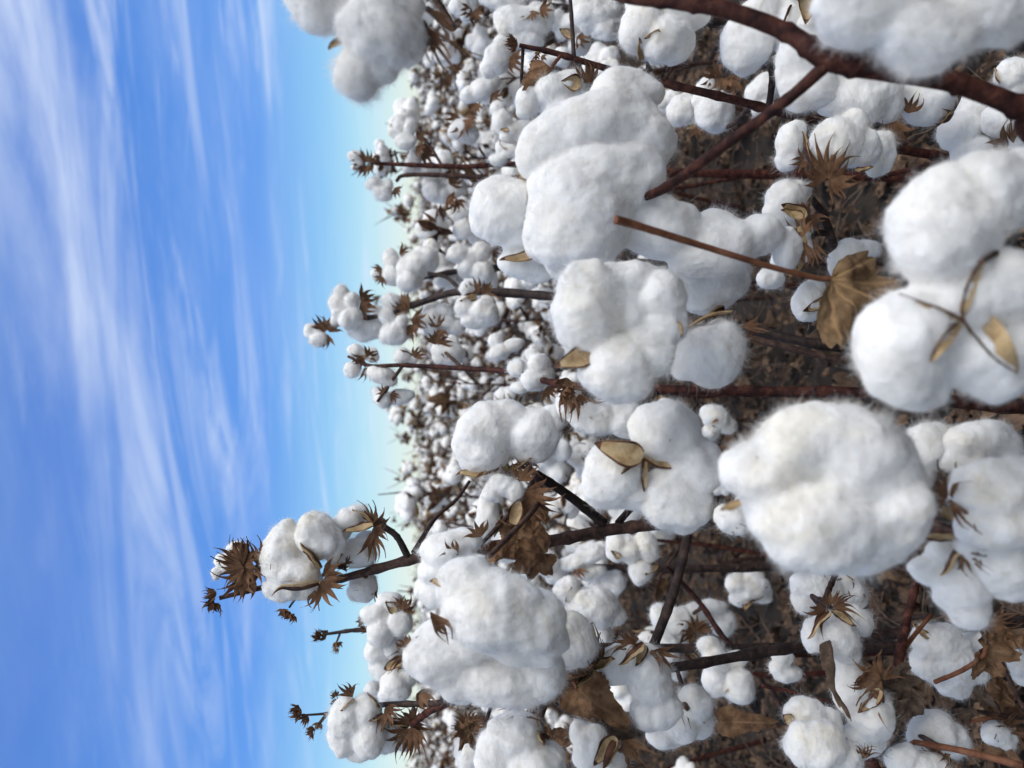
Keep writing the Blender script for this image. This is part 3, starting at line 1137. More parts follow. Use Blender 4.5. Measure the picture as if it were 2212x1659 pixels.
    p.stem([(685, 712, .96, 3), (745, 695, .96, 4), (830, 680, .95, 5), (905, 655, .95, 7), (1000, 630, .93, 8), (1190, 640, .88, 9), (1350, 660, .82, 10),
            (1590, 705, .74, 10), (1850, 755, .70, 10)], 'stem_dark')
    p.branch([(1000, 632, .93, 5), (965, 600, .95, 4), (925, 590, .96, 4)], 'stem_dark', .1)
    p.branch([(1400, 668, .80, 7), (1600, 725, .72, 7), (1860, 790, .68, 8)], 'stem', .1)
    B = lambda u, v, a, sz=36, te=7: ('b', u, v, None, (math.cos(a), math.sin(a), 0), (.3 * math.cos(a + 2), .3, -1), sz, te, {})
    p.lint(.96, [(669, 714, 13, 17, 0, 0), (689, 733, 19, 19, 0, -2), (684, 715, 14, 14, 0, 4)], (710, 716, 4), tie=False,
           bracts=[B(708, 712, 3.6), B(712, 718, -1.2), B(708, 722, 1.9), B(700, 712, -2.0)])
    p.lint(.95, [(737, 633, 18, 18, 0, 0), (760, 648, 18, 19, 0, -6), (727, 656, 17, 21, 0, 0), (757, 688, 27, 24, -20, -6), (730, 676, 14, 14, 0, -4), (722, 691, 9, 11, 0, 0), (740, 660, 18, 18, 0, 4)],
           (785, 660, 6), tie=False, bracts=[B(778, 650, -.5, 44), B(775, 665, -.1, 40)], label='boll of many small rounded locks against the sky')
    p.lint(.97, [(790, 709, 42, 30, 0, 0), (812, 700, 26, 24, 0, 4), (811, 667, 17, 9, 0, 8)], (800, 690, 8), tie=False)
    p.lint(.95, [(846, 650, 23, 18, -10, 0), (837, 681, 18, 20, 0, 2), (850, 722, 32, 25, 0, 0), (869, 692, 14, 13, 0, -6), (860, 705, 20, 18, 0, 4)], (880, 680, 2), tie=False,
           bracts=[B(884, 668, -2.6, 46), B(888, 690, .2, 44), B(884, 700, 1.3, 42), B(880, 672, 3.3, 34)], hull=[('v', 882, 694, 852, 692, 16, (0, -.4, -1))])
    p.lint(.96, [(934, 690, 24, 42, 0, 8), (960, 672, 23, 16, 0, 0), (966, 696, 19, 14, 0, 0), (985, 705, 20, 18, 0, 8)], (945, 705, 6), tie=False, bracts=[B(945, 712, 1.2, 40), B(946, 708, -1.9, 34)])
    p.lint(.90, [(1002, 664, 20, 24, 0, 0), (1044, 676, 34, 30, 10, -2), (1020, 690, 26, 22, 0, 2), (1052, 655, 20, 18, 0, 2), (1011, 624, 20, 18, 0, 4)], (1030, 640, 2), tie=False,
           hull=[('v', 1030, 640, 995, 652, 22, (.2, .6, -.6))], bracts=[B(1035, 632, -2.4, 36), B(1040, 635, -.4, 36)], label='big fluffy boll with crumpled locks')

    # --- tall plant at the lower left, highest of all
    p = Plant('tallest cotton plant, its brown spiky top and big boll high against the blue sky', G(2330, 1275, .60))
    p.stem([(474, 1292, .60, 6), (570, 1269, .61, 8), (660, 1262, .62, 9), (737, 1250, .62, 10.5), (900, 1206, .61, 14), (1040, 1182, .6, 16), (1180, 1170, .6, 17),
            (1300, 1147, .6, 17), (1400, 1135, .6, 16), (1480, 1130, .59, 16), (1580, 1128, .60, 17), (1720, 1150, .62, 18), (1950, 1200, .62, 18), (2250, 1262, .60, 18)], slim=.78)
    p.branch([(893, 1194, .61, 6), (940, 1120, .64, 4.5), (985, 1080, .66, 4), (1014, 1040, .68, 3.5)], 'stem', .05)
    p.branch([(882, 1205, .61, 8), (858, 1160, .605, 7), (830, 1138, .60, 7)], 'stem_dark')
    p.branch([(1304, 1130, .6, 11), (1235, 1075, .585, 10), (1158, 1024, .57, 10)], 'stem_dark')
    p.branch([(1487, 1150, .59, 10), (1458, 1270, .575, 10), (1410, 1400, .57, 11)], 'stem_dark')
    p.branch([(1335, 1130, .6, 8), (1370, 1090, .62, 7), (1400, 1060, .63, 7)], 'stem_dark')
    p.lint(.60, [(612, 1195, 47, 70, 8, 0), (685, 1157, 45, 54, -15, -8), (645, 1232, 48, 36, 15, -12), (612, 1272, 46, 28, 5, 4), (668, 1270, 42, 26, -10, 10), (720, 1178, 28, 40, -10, 0)],
           (690, 1248, 18),
           hull=[('v', 696, 1226, 641, 1176, 42, (-.25, .75, -.35), -46, -48, {'hook': .35, 'cup': .8}), ('v', 690, 1262, 589, 1262, 44, (.05, -.8, .25), -46, -46, {'hook': .6, 'cup': .8}),
                 ('v', 700, 1240, 735, 1195, 34, (-.6, -.5, -.6))],
           bracts=[('b', 690, 1258, -40, (.75, .55, -.2), (-.3, -.3, -.9), 62, 7, {'curl': .2}), ('b', 700, 1245, -34, (.9, -.3, 0), (-.4, .3, -.8), 58, 7, {}),
                   ('b', 680, 1275, -20, (.2, 1, 0), (-.6, 0, -.6), 48, 6, {})],
           label='plump boll with two black-edged hull segments against the sky')
    p.branch([(655, 1263, .62, 3), (640, 1290, .61, 2.6), (625, 1312, .60, 2.2)], 'stem', .05)
    p.lint(.60, [(508, 1182, 20, 14, -20, 12), (482, 1212, 20, 18, 0, 24), (466, 1240, 11, 14, 0, 16), (500, 1215, 24, 24, 0, 24)], (530, 1225, 14),
           hull=[('v', 535, 1190, 508, 1172, 26, (-.4, .2, .8), -6, -8)],
           bracts=[('b', 545, 1235, 0, (-.95, -.35, -.1), (.2, .1, -1), 86, 9, {'curl': -.15}), ('b', 548, 1230, -3, (-.8, .55, -.1), (.2, -.1, -1), 76, 8, {'curl': -.1}),
                   ('b', 520, 1225, -6, (.5, -.85, 0), (-.4, 0, -1), 60, 8, {'curl': .1}), ('b', 520, 1222, -8, (-.2, -.95, 0), (0, .2, -1), 64, 8, {'curl': -.15}), ('b', 525, 1222, -12, (-.7, -.7, 0), (.1, .2, -1), 60, 9, {'curl': -.1}), ('b', 528, 1228, -14, (-.9, .1, 0), (.1, .1, -1), 54, 9, {'curl': .1}),
                   ('b', 515, 1250, -3, (.3, .9, 0), (0, -.3, -1), 52, 7, {}), ('b', 555, 1220, -10, (.3, -.95, 0), (-.3, .1, -1), 62, 9, {'curl': .1}), ('b', 550, 1235, -8, (.9, -.2, 0), (-.3, .1, -1), 34, 7, {}), ('b', 530, 1230, -7, (.85, .3, 0), (-.4, 0, -1), 40, 6, {})],
           label='small half-open boll wrapped in brown spiky bracts at the very top')
    p.bud(470, 1292, .60, 36, (-.6, .5, -.4))
    p.bud(622, 1316, .60, 28, (0, 1, -.3))
    p.lint(.61, [(752, 1125, 30, 28, -20, 4), (735, 1140, 25, 28, 0, 8), (770, 1110, 24, 22, 0, 10)], (795, 1135, 8),
           hull=[('v', 805, 1135, 737, 1144, 34, (.1, -.8, -.4), -24, -28, {'cup': .7}), ('v', 805, 1125, 758, 1104, 30, (0, .8, -.5), -10, -14)],
           bracts=[('b', 800, 1135, -6, (.2, -1, 0), (-.5, 0, -.8), 56, 6, {'spread': .8}), ('b', 805, 1140, -4, (.95, -.4, 0), (0, -.4, -.8), 50, 7, {}),
                   ('b', 800, 1150, -6, (.3, 1, 0), (-.3, 0, -1), 64, 6, {'spread': .8}), ('b', 805, 1140, -10, (.7, .6, 0), (-.3, 0, -1), 48, 6, {})])
    p.lint(.62, [(775, 1195, 38, 34, 0, 4), (790, 1170, 26, 24, 0, 8)], (800, 1210, 10), tie=False,
           bracts=[('b', 720, 1215, -10, (.4, -.9, 0), (-.4, 0, -1), 44, 6, {})])
    p.lint(.63, [(785, 1266, 33, 34, 0, 0), (770, 1280, 24, 22, 0, 4)], (800, 1245, 10))
    p.bud(745, 1225, .60, 24, (.3, -.6, -.5))
    # the pair of bolls on the forked branch
    p.lint(.55, [(1048, 945, 70, 74, 5, 0), (1090, 905, 60, 40, 10, 6), (1150, 942, 62, 54, -35, -4), (1185, 915, 42, 32, -35, 6), (1030, 990, 40, 36, 0, 8), (1105, 940, 40, 40, 0, 10)],
           (1095, 1012, 14),
           hull=[('v', 1050, 1022, 985, 1016, 30, (.2, -.7, -.6), -34, -36, {'hook': .6}), ('v', 1095, 1018, 1083, 975, 26, (.6, 0, -.6)), ('v', 1100, 1015, 1145, 985, 34, (-.3, -.8, -.3))],
           bracts=[('b', 1075, 1018, -20, (-.5, -.6, 0), (.2, .2, -1), 54, 6, {}), ('b', 1130, 1000, -14, (.8, -.3, .2), (0, .3, -1), 46, 6, {})],
           label='white boll bending off a dark forked branch')
    p.lint(.54, [(1085, 1048, 32, 26, 15, 0), (1110, 1060, 22, 22, 0, -4), (1065, 1062, 24, 24, 0, 2)], (1118, 1040, 10),
           bracts=[('b', 1130, 1080, -4, (.55, 1, 0), (-.3, 0, -1), 78, 9, {'curl': .15}), ('b', 1130, 1065, -2, (1, .45, 0), (-.3, 0, -1), 82, 8, {}), ('b', 1125, 1040, 0, (.4, -.8, .2), (-.3, 0, -1), 50, 7, {})],
           hull=[('v', 1108, 1132, 1122, 1076, 42, (-.1, -.1, -1), -20, -22, {'cup': .5})], label='small cream boll with tight crumpled locks', amp=1.5)
    p.lint(.58, [(1055, 1110, 26, 52, 5, 0), (1045, 1140, 22, 36, 0, 6)], (1085, 1120, 16))
    p.leaf(1118, 1160, .545, (-.5, -.5, -.2), (-.1, .2, -1), 66, 'leaf', [(1150, 1150, .56, 4), (1180, 1165, .59, 5)], 3, crumple=.35)
    p.leaf(1175, 1195, .56, (-.9, .35, -.1), (.2, .4, -1), 82, 'leaf', None, 5, crumple=.4, label='crumpled brown leaf wrapped round the stem')
    p.leaf(1090, 1170, .57, (.6, .5, -.1), (.4, -.4, -1), 70, 'leaf', None, 3, crumple=.4)
    p.leaf(1120, 1120, .56, (.9, .5, 0), (0, .3, -1), 70, 'leaf', None, 5, crumple=.35)
    # boll with the star of hull ribs
    p.lint(.44, [(1440, 932, 78, 70, 0, 0), (1322, 1025, 66, 70, 10, 6), (1455, 1080, 84, 66, 15, 0), (1500, 1010, 66, 62, 0, 6), (1370, 1065, 62, 40, 0, 6), (1470, 1120, 46, 30, 0, 10)],
           (1395, 1010, 80),
           hull=[('v', 1388, 988, 1284, 957, 74, (.1, .25, -1), -86, -74, {'cup': .15, 'curl': -.1, 'hook': 0}), ('s', [(1390, 992), (1362, 1010), (1342, 1024)], 16, (0, -1, 0)),
                 ('s', [(1390, 992), (1386, 1030), (1392, 1062)], 12, (1, 0, 0)), ('s', [(1390, 990), (1420, 1008), (1450, 1012)], 18, (.2, -1, 0))],
           label='boll with a brown star of hull ribs and one tan flap')
    # the biggest boll
    p.lint(.31, [(1760, 955, 145, 95, -8, 6), (1655, 1020, 92, 80, 0, 10), (1850, 1000, 130, 110, 10, 0), (1765, 1130, 150, 105, 5, -14), (1900, 1110, 100, 110, 0, -4),
                 (1700, 1090, 80, 90, 0, 0), (1830, 1190, 130, 48, -4, 0), (1930, 1060, 72, 80, 0, 6)], (1700, 1140, 110),
           hull=[('v', 1600, 1085, 1557, 1098, 24, (.3, -.7, -.6), -30, -30, {'hook': .4})], label='biggest boll, a smooth white cushion of lint', fib=30000)
    p.lint(.42, [(1585, 1120, 42, 34, 20, 0), (1610, 1100, 30, 30, 0, 6)], (1600, 1130, 20))
    # upper mass left of the centre bottom
    p.lint(.50, [(965, 1192, 60, 46, -15, 4), (950, 1235, 46, 42, 0, 8), (1000, 1170, 44, 30, -10, 10), (940, 1275, 36, 40, 0, 14)], (1035, 1180, 14),
           bracts=[('b', 990, 1200, None, (-.6, -.7, 0), (.3, .3, -1), 46, 5, {'spread': .8}), ('b', 1040, 1160, -10, (-.4, -.8, 0), (.3, .3, -1), 46, 6, {})])
    p.lint(.43, [(1010, 1265, 72, 58, 0, 4), (1070, 1320, 118, 90, 15, -6), (1150, 1340, 72, 72, 0, 0), (1120, 1395, 90, 42, 10, 6), (1000, 1320, 52, 58, 0, 8), (1190, 1380, 40, 40, 0, 12)],
           (1060, 1200, 40),
           hull=[('v', 975, 1265, 928, 1250, 26, (.3, -.6, -.6), -20, -16, {'hook': .5})],
           bracts=[('b', 928, 1320, -40, (.55, .9, 0), (.6, -.3, -.8), 72, 5, {'spread': .5, 'web': .6})], label='broad pillowy boll below the crumpled brown leaf')

    # --- plant along the lower edge
    p = Plant('cotton plant along the lower left, a round boll and forked bud twig at its top', G(2330, 1345, .66))
    p.stem([(655, 1545, .62, 3.5), (707, 1541, .62, 4.5), (760, 1532, .62, 7), (834, 1522, .62, 9), (964, 1518, .6, 11), (1100, 1500, .6, 13), (1240, 1478, .60, 15),
            (1300, 1460, .60, 16), (1480, 1438, .61, 16), (1640, 1410, .63, 17), (1880, 1375, .65, 18), (2250, 1340, .66, 20)], 'stem_dark', slim=.64)
    p.branch([(964, 1520, .6, 8), (925, 1538, .605, 8), (890, 1566, .61, 7)], 'stem_red')
    p.branch([(707, 1541, .62, 4), (692, 1560, .62, 3.5), (682, 1572, .62, 3)])
    p.branch([(1300, 1462, .60, 7), (1240, 1440, .57, 6), (1205, 1412, .55, 5)], 'stem_dark')
    p.branch([(1160, 1520, .6, 9), (1120, 1570, .58, 7), (1100, 1600, .57, 5)], 'stem_red')
    p.bud(660, 1544, .62, 32, (-.8, .3, -.4)); p.bud(684, 1572, .62, 24, (-.3, .9, -.3)); p.bud(722, 1512, .62, 20, (-.5, -.6, -.3))
    p.lint(.61, [(748, 1552, 40, 46, 10, 0), (790, 1535, 32, 36, 0, 0), (797, 1593, 36, 44, 10, -6), (741, 1596, 32, 40, -10, 2), (775, 1630, 26, 18, 0, 6)], (818, 1535, 14),
           hull=[('v', 765, 1512, 738, 1538, 26, (.4, .5, -.6)), ('v', 825, 1540, 797, 1562, 26, (-.4, .6, -.6)), ('v', 820, 1530, 790, 1500, 24, (-.5, .6, -.4))],
           bracts=[('b', 762, 1506, 0, (-.5, -.8, 0), (.4, .3, -.8), 46, 6, {'spread': .8}), ('b', 830, 1530, -20, (.9, .5, 0), (-.3, 0, -1), 44, 6, {}), ('b', 830, 1540, -18, (.3, 1, 0), (-.4, 0, -1), 44, 5, {})],
           label='round white boll against the sky near the lower left')
    p.lint(.62, [(850, 1585, 32, 34, 0, 4), (875, 1600, 28, 24, 0, 6), (835, 1610, 22, 20, 0, 8)], (885, 1562, 6),
           hull=[('v', 880, 1568, 835, 1570, 24, (0, .8, -.3))],
           bracts=[('b', 890, 1562, -10, (-.9, -.2, 0), (.2, .4, -1), 56, 8, {}), ('b', 888, 1575, -16, (-.5, .85, 0), (.2, -.2, -1), 66, 8, {}), ('b', 890, 1570, -18, (.1, 1, 0), (-.2, 0, -1), 60, 8, {}),
                   ('b', 890, 1565, -12, (.75, .7, 0), (-.2, 0, -1), 46, 7, {}), ('b', 890, 1560, -8, (.3, -.9, 0), (-.2, 0, -1), 40, 7, {})], label='boll wrapped in dark spiky bracts')
    p.lint(.45, [(945, 1425, 72, 58, 15, 0), (1010, 1395, 70, 46, 0, 6), (1080, 1478, 120, 54, 8, 2), (1170, 1455, 52, 62, 0, 6), (990, 1480, 50, 40, 0, 8), (930, 1380, 44, 40, 0, 12)], (1120, 1500, 60),
           hull=[('v', 870, 1422, 828, 1448, 34, (.5, -.4, -.6), -8, -4)],
           bracts=[('b', 872, 1415, -8, (-.5, .6, 0), (.5, .2, -.8), 44, 6, {}), ('b', 880, 1400, -10, (-.2, -.9, 0), (.4, .2, -1), 38, 6, {}), ('b', 905, 1500, 0, (.8, .4, 0), (0, -.3, -1), 40, 5, {})],
           label='long cream boll stretched low beside the pillowy one')
    p.lint(.52, [(1225, 1385, 60, 56, 20, 0), (1260, 1400, 34, 40, 0, 4), (1190, 1370, 40, 40, 0, 6)], (1280, 1440, 30))
    p.lint(.54, [(1335, 1436, 40, 46, 10, 4), (1402, 1462, 50, 70, -12, -6), (1430, 1530, 40, 46, 0, 0), (1370, 1410, 34, 30, 0, 6), (1400, 1540, 38, 40, 0, 6)], (1390, 1400, 10),
           hull=[('v', 1388, 1390, 1342, 1442, 40, (.7, .4, -.25), -34, -48, {'cup': 1.0}), ('v', 1392, 1392, 1376, 1440, 34, (0, .6, -.7), -34, -50, {'cup': .6}), ('v', 1350, 1395, 1298, 1425, 34, (.4, .5, -.8), 0, -10)],
           bracts=[('b', 1370, 1395, -12, (-.5, -.6, 0), (0, .6, -.8), 56, 8, {}), ('b', 1408, 1402, -28, (.3, 1, 0), (-.6, 0, -.9), 52, 6, {'spread': .8}), ('b', 1410, 1405, -20, (.8, .6, 0), (-.4, 0, -1), 56, 6, {}),
                   ('b', 1395, 1395, -10, (-.95, .1, 0), (0, .5, -.8), 52, 7, {})], label='egg-shaped boll with a hull curled over its top')
    p.lint(.60, [(1498, 1522, 38, 44, 0, 0), (1470, 1560, 40, 46, 0, 4), (1510, 1560, 30, 36, 0, 8), (1440, 1590, 40, 30, 0, 10)], (1480, 1500, 20))
    p.leaf(1247, 1488, .525, (.75, .62, 0), (-.55, -.35, -1), 150, 'leaf', [(1222, 1440, .54, 4.5), (1205, 1415, .55, 5)], 1, fold=.30, crumple=.24, span=2.5, wy=.72, sg=-1, curl=-.30, label='big curled brown leaf with a dark folded underside')
    p.leaf(1300, 1560, .545, (.9, .45, .2), (.3, -.3, -1), 80, 'leaf_dark', None, 3, crumple=.35, fold=.6)
    p.leaf(1182, 1600, .54, (.9, -.1, 0), (.2, .3, -1), 60, 'leaf', None, 5, crumple=.4)
    p.leaf(1020, 1575, .56, (-.6, .1, 0), (.2, .3, -1), 46, 'leaf', None, 5, crumple=.5)
    p.lint(.53, [(1275, 1618, 38, 56, 5, 0), (1320, 1650, 40, 40, 0, 6), (1255, 1585, 26, 30, 0, 6)], (1310, 1590, 20),
           hull=[('v', 1332, 1594, 1280, 1654, 44, (-.75, .35, -.45), -40, -44, {'cup': .9}), ('v', 1328, 1600, 1305, 1660, 34, (.5, -.3, .6), -40, -48, {'cup': .6})],
           bracts=[('b', 1345, 1600, -10, (.8, .7, 0), (-.3, 0, -1), 64, 6, {}), ('b', 1345, 1610, -10, (.3, 1, 0), (-.3, 0, -1), 50, 6, {})])
    p.lint(.48, [(1110, 1590, 66, 50, 0, 0), (1150, 1640, 72, 50, 0, -6), (1075, 1630, 50, 56, 0, 6)], (1160, 1580, 40), label='wide white boll cut by the lower edge')
    p.lint(.62, [(1020, 1620, 40, 50, 0, 0), (1050, 1660, 40, 40, 0, 4)], (1050, 1560, 30),
           bracts=[('b', 1015, 1570, -20, (-.2, -1, 0), (0, .3, -1), 46, 10, {'curl': .1}), ('b', 1015, 1572, -22, (.8, -.3, 0), (0, .3, -1), 42, 9, {'curl': .1}),
                   ('b', 1015, 1572, -22, (-.9, .3, 0), (0, .3, -1), 44, 9, {'curl': .1}), ('b', 1015, 1575, -20, (.2, 1, 0), (0, .3, -1), 36, 8, {'curl': .1})])

    # --- boll seen from behind at the right
    p = Plant('low cotton plant at the right edge, its boll showing a four-armed brown hull', G(2480, 760, .40))
    p.stem([(2175, 560, .335, 6), (2290, 600, .36, 9), (2420, 680, .38, 12)], 'stem_dark')
    p.branch([(2119, 566, .262, 7), (2160, 542, .285, 6.5), (2215, 510, .32, 6), (2290, 600, .36, 6)], 'stem')
    p.lint(.285, [(2038, 492, 112, 140, 35, 4), (2130, 420, 95, 105, 35, 10), (1950, 752, 100, 128, 5, 0), (1900, 710, 44, 66, 0, 14), (2155, 632, 86, 92, 0, -4), (2130, 785, 96, 84, 10, 4), (2200, 400, 60, 80, 0, 14),
                  (1985, 832, 62, 58, 0, 8), (2050, 655, 92, 84, 0, 8), (2195, 730, 66, 84, 0, 8)], (2100, 610, 30),
           hull=[('s', [(2119, 566), (2092, 610), (2078, 660), (2079, 690)], 20, (1, .1, 0)), ('s', [(2079, 690), (2035, 668), (1985, 650), (1942, 634)], 10, (-.1, 1, 0)),
                 ('s', [(2079, 690), (2050, 712), (2025, 745), (2008, 782)], 26, (.4, .8, 0)), ('s', [(2079, 690), (2110, 730), (2150, 775), (2198, 806)], 60, (.55, -.75, 0))],
           label='large boll seen from behind with a four-armed brown hull', fib=30000, tie=False)
    p.leaf(1795, 602, .40, (.80, .45, .05), (.2, -.2, -1), 156, 'leaf_tan', [(1760, 600, .40, 6), (1650, 572, .395, 6.5), (1450, 510, .385, 8), (1372, 486, .38, 9), (1330, 474, .375, 10)], 5,
           crumple=.26, curl=.25, fold=.25, span=1.55, sg=-1, label='wide tan maple-shaped leaf on a long bare stalk', seed=4)
    # --- bolls stacked along the right edge
    p = Plant('low cotton plant at the right edge, white bolls packed round its brown bracts', G(2480, 1100, .42))
    p.stem([(2120, 1140, .40, 6), (2190, 1150, .40, 9), (2300, 1140, .41, 12)], 'stem_red')
    p.branch([(2060, 1112, .36, 5), (2120, 1140, .38, 6), (2190, 1150, .40, 7)], 'stem_red')
    p.lint(.39, [(1995, 970, 44, 62, 5, 0), (1985, 1020, 36, 40, 0, 4), (2015, 935, 32, 26, 0, 6)], (2040, 1060, 30),
           hull=[('v', 2035, 1075, 2052, 940, 24, (-.8, .1, .4), -10, -14, {'cup': .8})])
    p.lint(.38, [(2112, 950, 76, 46, -4, 4), (2090, 1000, 60, 40, 0, 8), (2170, 975, 40, 50, 0, 8)], (2060, 1050, 40))
    p.lint(.33, [(2165, 1060, 105, 72, 5, 0), (2160, 1130, 90, 60, 0, -4), (2090, 1060, 40, 50, 0, 10)], (2060, 1090, 40), label='broad white boll against the right edge',
           bracts=[('b', 2050, 1070, -10, (-.75, -.2, 0), (.3, 0, -1), 62, 6, {}), ('b', 2050, 1075, -12, (.4, .9, 0), (.3, 0, -1), 80, 4, {'spread': .5}), ('b', 2050, 1070, -8, (.6, -.3, 0), (.2, .2, -1), 60, 5, {})])
    p.lint(.35, [(2072, 1250, 58, 84, -10, 0), (2090, 1310, 46, 50, -10, 0), (2040, 1200, 40, 40, 0, 4), (2005, 1230, 42, 30, 0, 8)], (2060, 1165, 20),
           hull=[('v', 2070, 1160, 1978, 1165, 46, (.1, .9, -.5), -30, -36, {'cup': .7}), ('v', 2035, 1095, 2075, 1130, 36, (0, 0, -1), -20, -20)],
           bracts=[('b', 2085, 1175, -50, (.3, 1, 0), (-.5, 0, -.9), 70, 5, {'spread': .6})], label='long hanging boll under a dark curled hull')
    p.lint(.34, [(2165, 1215, 70, 70, 20, 0), (2190, 1260, 56, 40, 0, 4), (2110, 1190, 50, 36, 30, 4)], (2090, 1165, 24))

    # --- plant with the bare red stem at lower right
    p = Plant('cotton plant at the lower right with a bare leaning stem among dead leaves', G(1990, 1830, .60))
    p.stem([(1985, 1235, .62, 7), (1977, 1270, .61, 8), (1958, 1340, .60, 8.5), (1943, 1414, .585, 10.5), (1936, 1470, .58, 9), (1932, 1518, .575, 9.5), (1921, 1680, .57, 11)], 'stem_red')
    p.branch([(1943, 1420, .585, 6), (1965, 1385, .60, 5), (2010, 1330, .63, 4)], 'petiole', .05)
    p.branch([(1646, 1481, .56, 4), (1720, 1498, .565, 4.5), (1800, 1520, .57, 4.5), (1884, 1545, .572, 4), (1930, 1560, .575, 4)], 'stem_red', .05)
    p.branch([(1975, 1603, .56, 6), (2080, 1622, .53, 7), (2212, 1655, .50, 8)], 'petiole', .05)
    p.branch([(1925, 1640, .57, 5), (1975, 1603, .56, 5)], 'petiole', .05)
    p.branch([(1805, 1240, .63, 6), (1790, 1275, .60, 6), (1776, 1312, .585, 7)], 'stem')
    p.lint(.55, [(1805, 1372, 46, 50, 5, 0), (1762, 1370, 30, 46, 8, 6), (1830, 1400, 30, 36, 0, 4)], (1795, 1312, 8),
           hull=[('v', 1790, 1320, 1752, 1385, 30, (.7, .2, -.4), -30, -36, {'cup': .9}), ('v', 1800, 1318, 1848, 1358, 34, (-.5, .7, -.5), -30, -34)],
           bracts=[('b', 1785, 1315, -20, (-.8, .25, 0), (.2, .2, -1), 54, 6, {}), ('b', 1800, 1312, -22, (.7, -.45, 0), (-.1, .3, -1), 52, 9, {}), ('b', 1790, 1308, -16, (.1, -.9, 0), (0, .5, -1), 40, 7, {})],
           label='neat egg-shaped boll under a crown of brown bracts')
    p.lint(.57, [(1858, 1343, 28, 32, -15, 0), (1845, 1325, 20, 20, 0, 4)], (1815, 1318, 6), tie=False)
    p.lint(.68, [(1765, 1268, 60, 40, 8, 0), (1830, 1270, 40, 44, 0, 6), (1745, 1290, 36, 36, 0, 4)], (1800, 1240, 30), amp=1.3)
    p.lint(.55, [(1840, 1490, 42, 60, 0, 0), (1880, 1540, 52, 56, 10, -4), (1830, 1440, 30, 30, 0, 8), (1860, 1600, 50, 36, 0, 10)], (1895, 1470, 20),
           hull=[('v', 1902, 1490, 1855, 1540, 40, (-.3, -.3, -.9), -36, -44, {'cup': .6})],
           bracts=[('b', 1905, 1470, -34, (-.8, .55, 0), (.2, 0, -1), 80, 9, {'curl': .15}), ('b', 1905, 1465, -36, (-.85, -.4, 0), (.2, 0, -1), 72, 9, {'curl': .15}), ('b', 1910, 1470, -30, (.2, -.9, 0), (.2, .2, -1), 44, 7, {})],
           label='boll half hidden by a fan of brown toothed bracts')
    p.leaf(1800, 1385, .53, (-.05, 1, 0), (.7, 0, -1), 150, 'leaf_dark', None, 1, fold=.9, crumple=.16, span=1.3, wy=.34, sg=-1, label='narrow grey-brown leaf folded and hanging')
    p.leaf(1940, 1515, .55, (-.4, .8, 0), (.2, -.2, -1), 78, 'leaf_dark', None, 3, crumple=.22, span=2.5, sg=-1, wy=1.1, label='crumpled grey-brown leaf speckled beside the stem')
    p.leaf(1925, 1480, .57, (.8, -.2, 0), (.2, -.2, -1), 60, 'leaf_dark', None, 5, crumple=.45)
    p.leaf(2130, 1400, .52, (.9, .3, .2), (-.2, -.3, -1), 74, 'leaf', [(2120, 1420, .52, 5), (2075, 1450, .54, 5), (2020, 1473, .56, 5)], 5, crumple=.3)
    p.lint(.55, [(1740, 1540, 46, 34, 5, 0), (1785, 1560, 36, 32, 0, 6)], (1700, 1555, 10), hull=[('v', 1715, 1560, 1690, 1545, 34, (.2, .2, -1))])
    p.lint(.52, [(1775, 1610, 52, 58, 15, 0), (1730, 1610, 36, 50, 0, 4), (1820, 1640, 46, 40, 0, 4)], (1850, 1640, 20),
           bracts=[('b', 1865, 1640, -20, (-.2, -1, 0), (0, .2, -1), 50, 4, {'spread': .6, 'web': .3}), ('b', 1870, 1640, -20, (.3, -1, 0), (0, .2, -1), 46, 4, {'spread': .6, 'web': .3})],
           label='smooth white boll at the lower edge, pointed crease on top')
    p.lint(.58, [(2018, 1578, 46, 46, 20, 0), (2050, 1600, 40, 40, 0, 4), (1990, 1590, 30, 40, 0, 6)], (2050, 1620, 8),
           hull=[('v', 2000, 1612, 2088, 1600, 40, (0, -.7, -.3), -26, -24, {'cup': .7})])
    p.lint(.55, [(2000, 1660, 52, 34, 0, 0), (1950, 1640, 40, 30, 0, 4)], (2040, 1650, 10))
    p.lint(.64, [(2030, 1395, 56, 50, 0, 0), (2060, 1430, 50, 50, 0, 0), (2010, 1430, 40, 42, 0, 4), (2090, 1440, 44, 40, 0, 8), (2060, 1475, 36, 34, 0, 6)], (1990, 1400, 20), amp=1.5,
           hull=[('v', 2005, 1380, 1975, 1345, 30, (.4, .5, -.7))], label='dull crumpled boll low down near the right edge')
    p.lint(.66, [(2120, 1395, 40, 40, 0, 0)], (2140, 1380, 8), bracts=[('b', 2130, 1350, -20, (.6, .5, 0), (-.3, 0, -1), 66, 9, {}), ('b', 2140, 1355, -20, (.8, -.2, 0), (-.3, 0, -1), 60, 9, {})])

    # --- cluster of bolls at left bottom, further back
    p = Plant('cotton plant behind the pillowy bolls, a stacked column of white lobes and a bare twig', G(2300, 1400, .80))
    p.stem([(700, 1370, .76, 3), (795, 1362, .76, 5), (890, 1395, .76, 6), (1000, 1400, .76, 8), (1300, 1400, .76, 9), (1700, 1400, .78, 10)], 'stem_dark')
    p.branch([(735, 1367, .76, 2.5), (728, 1385, .76, 2.2), (724, 1392, .76, 2)])
    p.bud(700, 1368, .76, 26, (-.8, 0, -.4)); p.bud(725, 1394, .76, 18, (0, .8, -.4)); p.bud(785, 1355, .76, 26, (-.4, -.5, -.4))
